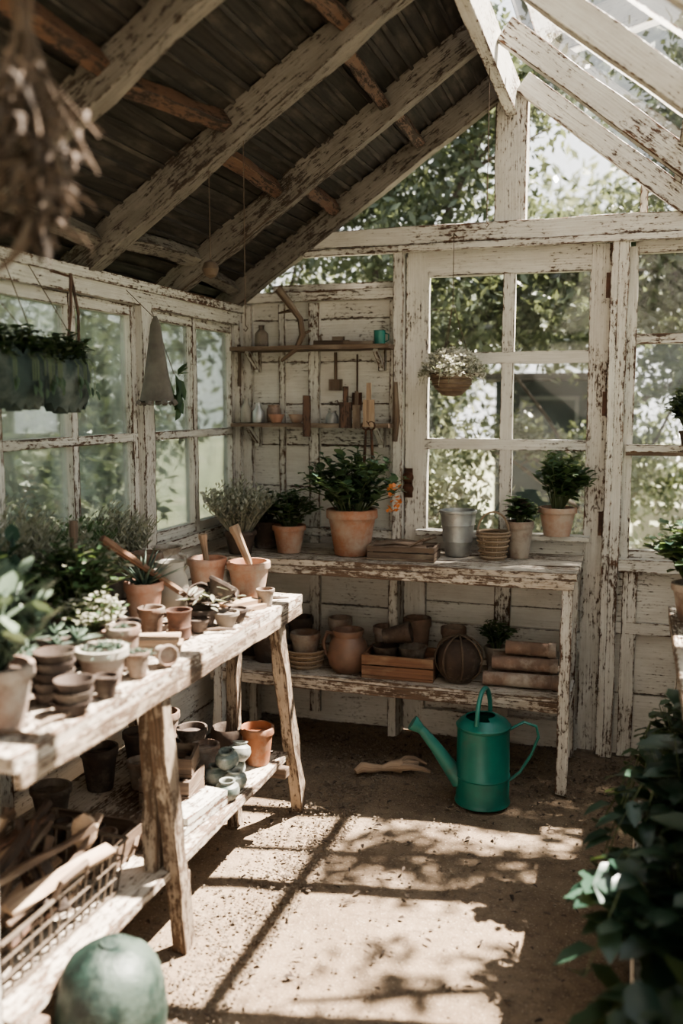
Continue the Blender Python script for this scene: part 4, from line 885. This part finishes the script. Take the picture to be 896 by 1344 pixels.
tree('leafy shrub outside the dusty windows',(-3.0,3.6,0),[((-3.0,3.6,1.0),(.5,.7,.7),3400),((-3.1,2.6,.9),(.5,.8,.6),3400),((-3.2,4.6,1.3),(.6,.6,.8),3400),((-3.1,1.6,.9),(.5,.7,.7),1800)],.042,LO,9,.03,'shrub','shrub')
tree('tall garden tree outside the dusty windows',(-5.0,5.2,0),[((-5.0,5.2,2.4),(1.1,1.6,1.0),4400),((-5.0,3.0,2.4),(1.1,1.4,.9),3400),((-4.6,7.0,1.8),(1.1,1.4,1.1),3800)],.058,LO,10,.09)
b=MB(FENCE)
for i in range(7): b.box((1.5,7.9,.12+.16*i),(3.0,.02,.12))
for i in range(4): b.box((.1+.95*i,7.93,.6),(.08,.06,1.25))
thing('garden_fence','pale horizontal slat garden fence','fence',(0,0,0),b)
b=MB(TEAL); b.box((-.72,9.0,.85),(1.0,1.2,1.7)); r_=MB(DARKW)
r_.plank((-.72,8.25,1.74),(-.72,9.8,1.74),1.15,.06); wf=MB(GREYP)
for x in (-.98,-.5): wf.box((x,8.385,1.3),(.035,.03,.5))
for z in (1.05,1.55): wf.box((-.74,8.385,z),(.52,.03,.035))
thing('garden_shed','dark teal garden shed with a grey-framed window','shed',(0,0,0),[('shed_body',b),('roof',r_),('window_frame',wf)])
g=MB(GRASS); g.poly([(-30,-20,-.06),(30,-20,-.06),(30,40,-.06),(-30,40,-.06)]); struct('floor_outside',g,'sunlit garden ground of pale grass and earth','ground')
# ================================================================== LIGHT / CAMERA
l=bpy.data.lights.new('sun','SUN'); l.energy=42; l.angle=.009; l.color=(1,.915,.80); lo=bpy.data.objects.new('sun',l); COL.objects.link(lo)
lo.rotation_euler=V((.46,.36,1)).to_track_quat('Z','Y').to_euler(); lo.location=(3,6,8)
w=bpy.data.worlds.new('sky'); bpy.context.scene.world=w; w.use_nodes=True; nt=w.node_tree; bg=nt.nodes['Background']
tc=node(nt,'ShaderNodeTexCoord'); sp_=node(nt,'ShaderNodeSeparateXYZ',{0:tc.outputs['Generated']})
col=mixc(nt,step(nt,sp_.outputs[2],0.,.7),(1.,.985,.95),(.83,.90,.96)); nt.links.new(col,bg.inputs[0]); bg.inputs[1].default_value=2.2
cam=bpy.data.cameras.new('camera'); co=bpy.data.objects.new('camera',cam); COL.objects.link(co)
co.location=(0,0,1.5); co.rotation_euler=(pi/2-math.radians(6.75),0,math.radians(17.76))
cam.sensor_fit='VERTICAL'; cam.sensor_height=36; cam.lens=36*1200/1344; cam.clip_start=.05
cam.dof.use_dof=True; cam.dof.focus_distance=3.4; cam.dof.aperture_fstop=1.5
bpy.context.scene.camera=co
try: bpy.context.scene.view_settings.look='AgX - Medium High Contrast'
except Exception as ex: print(ex)
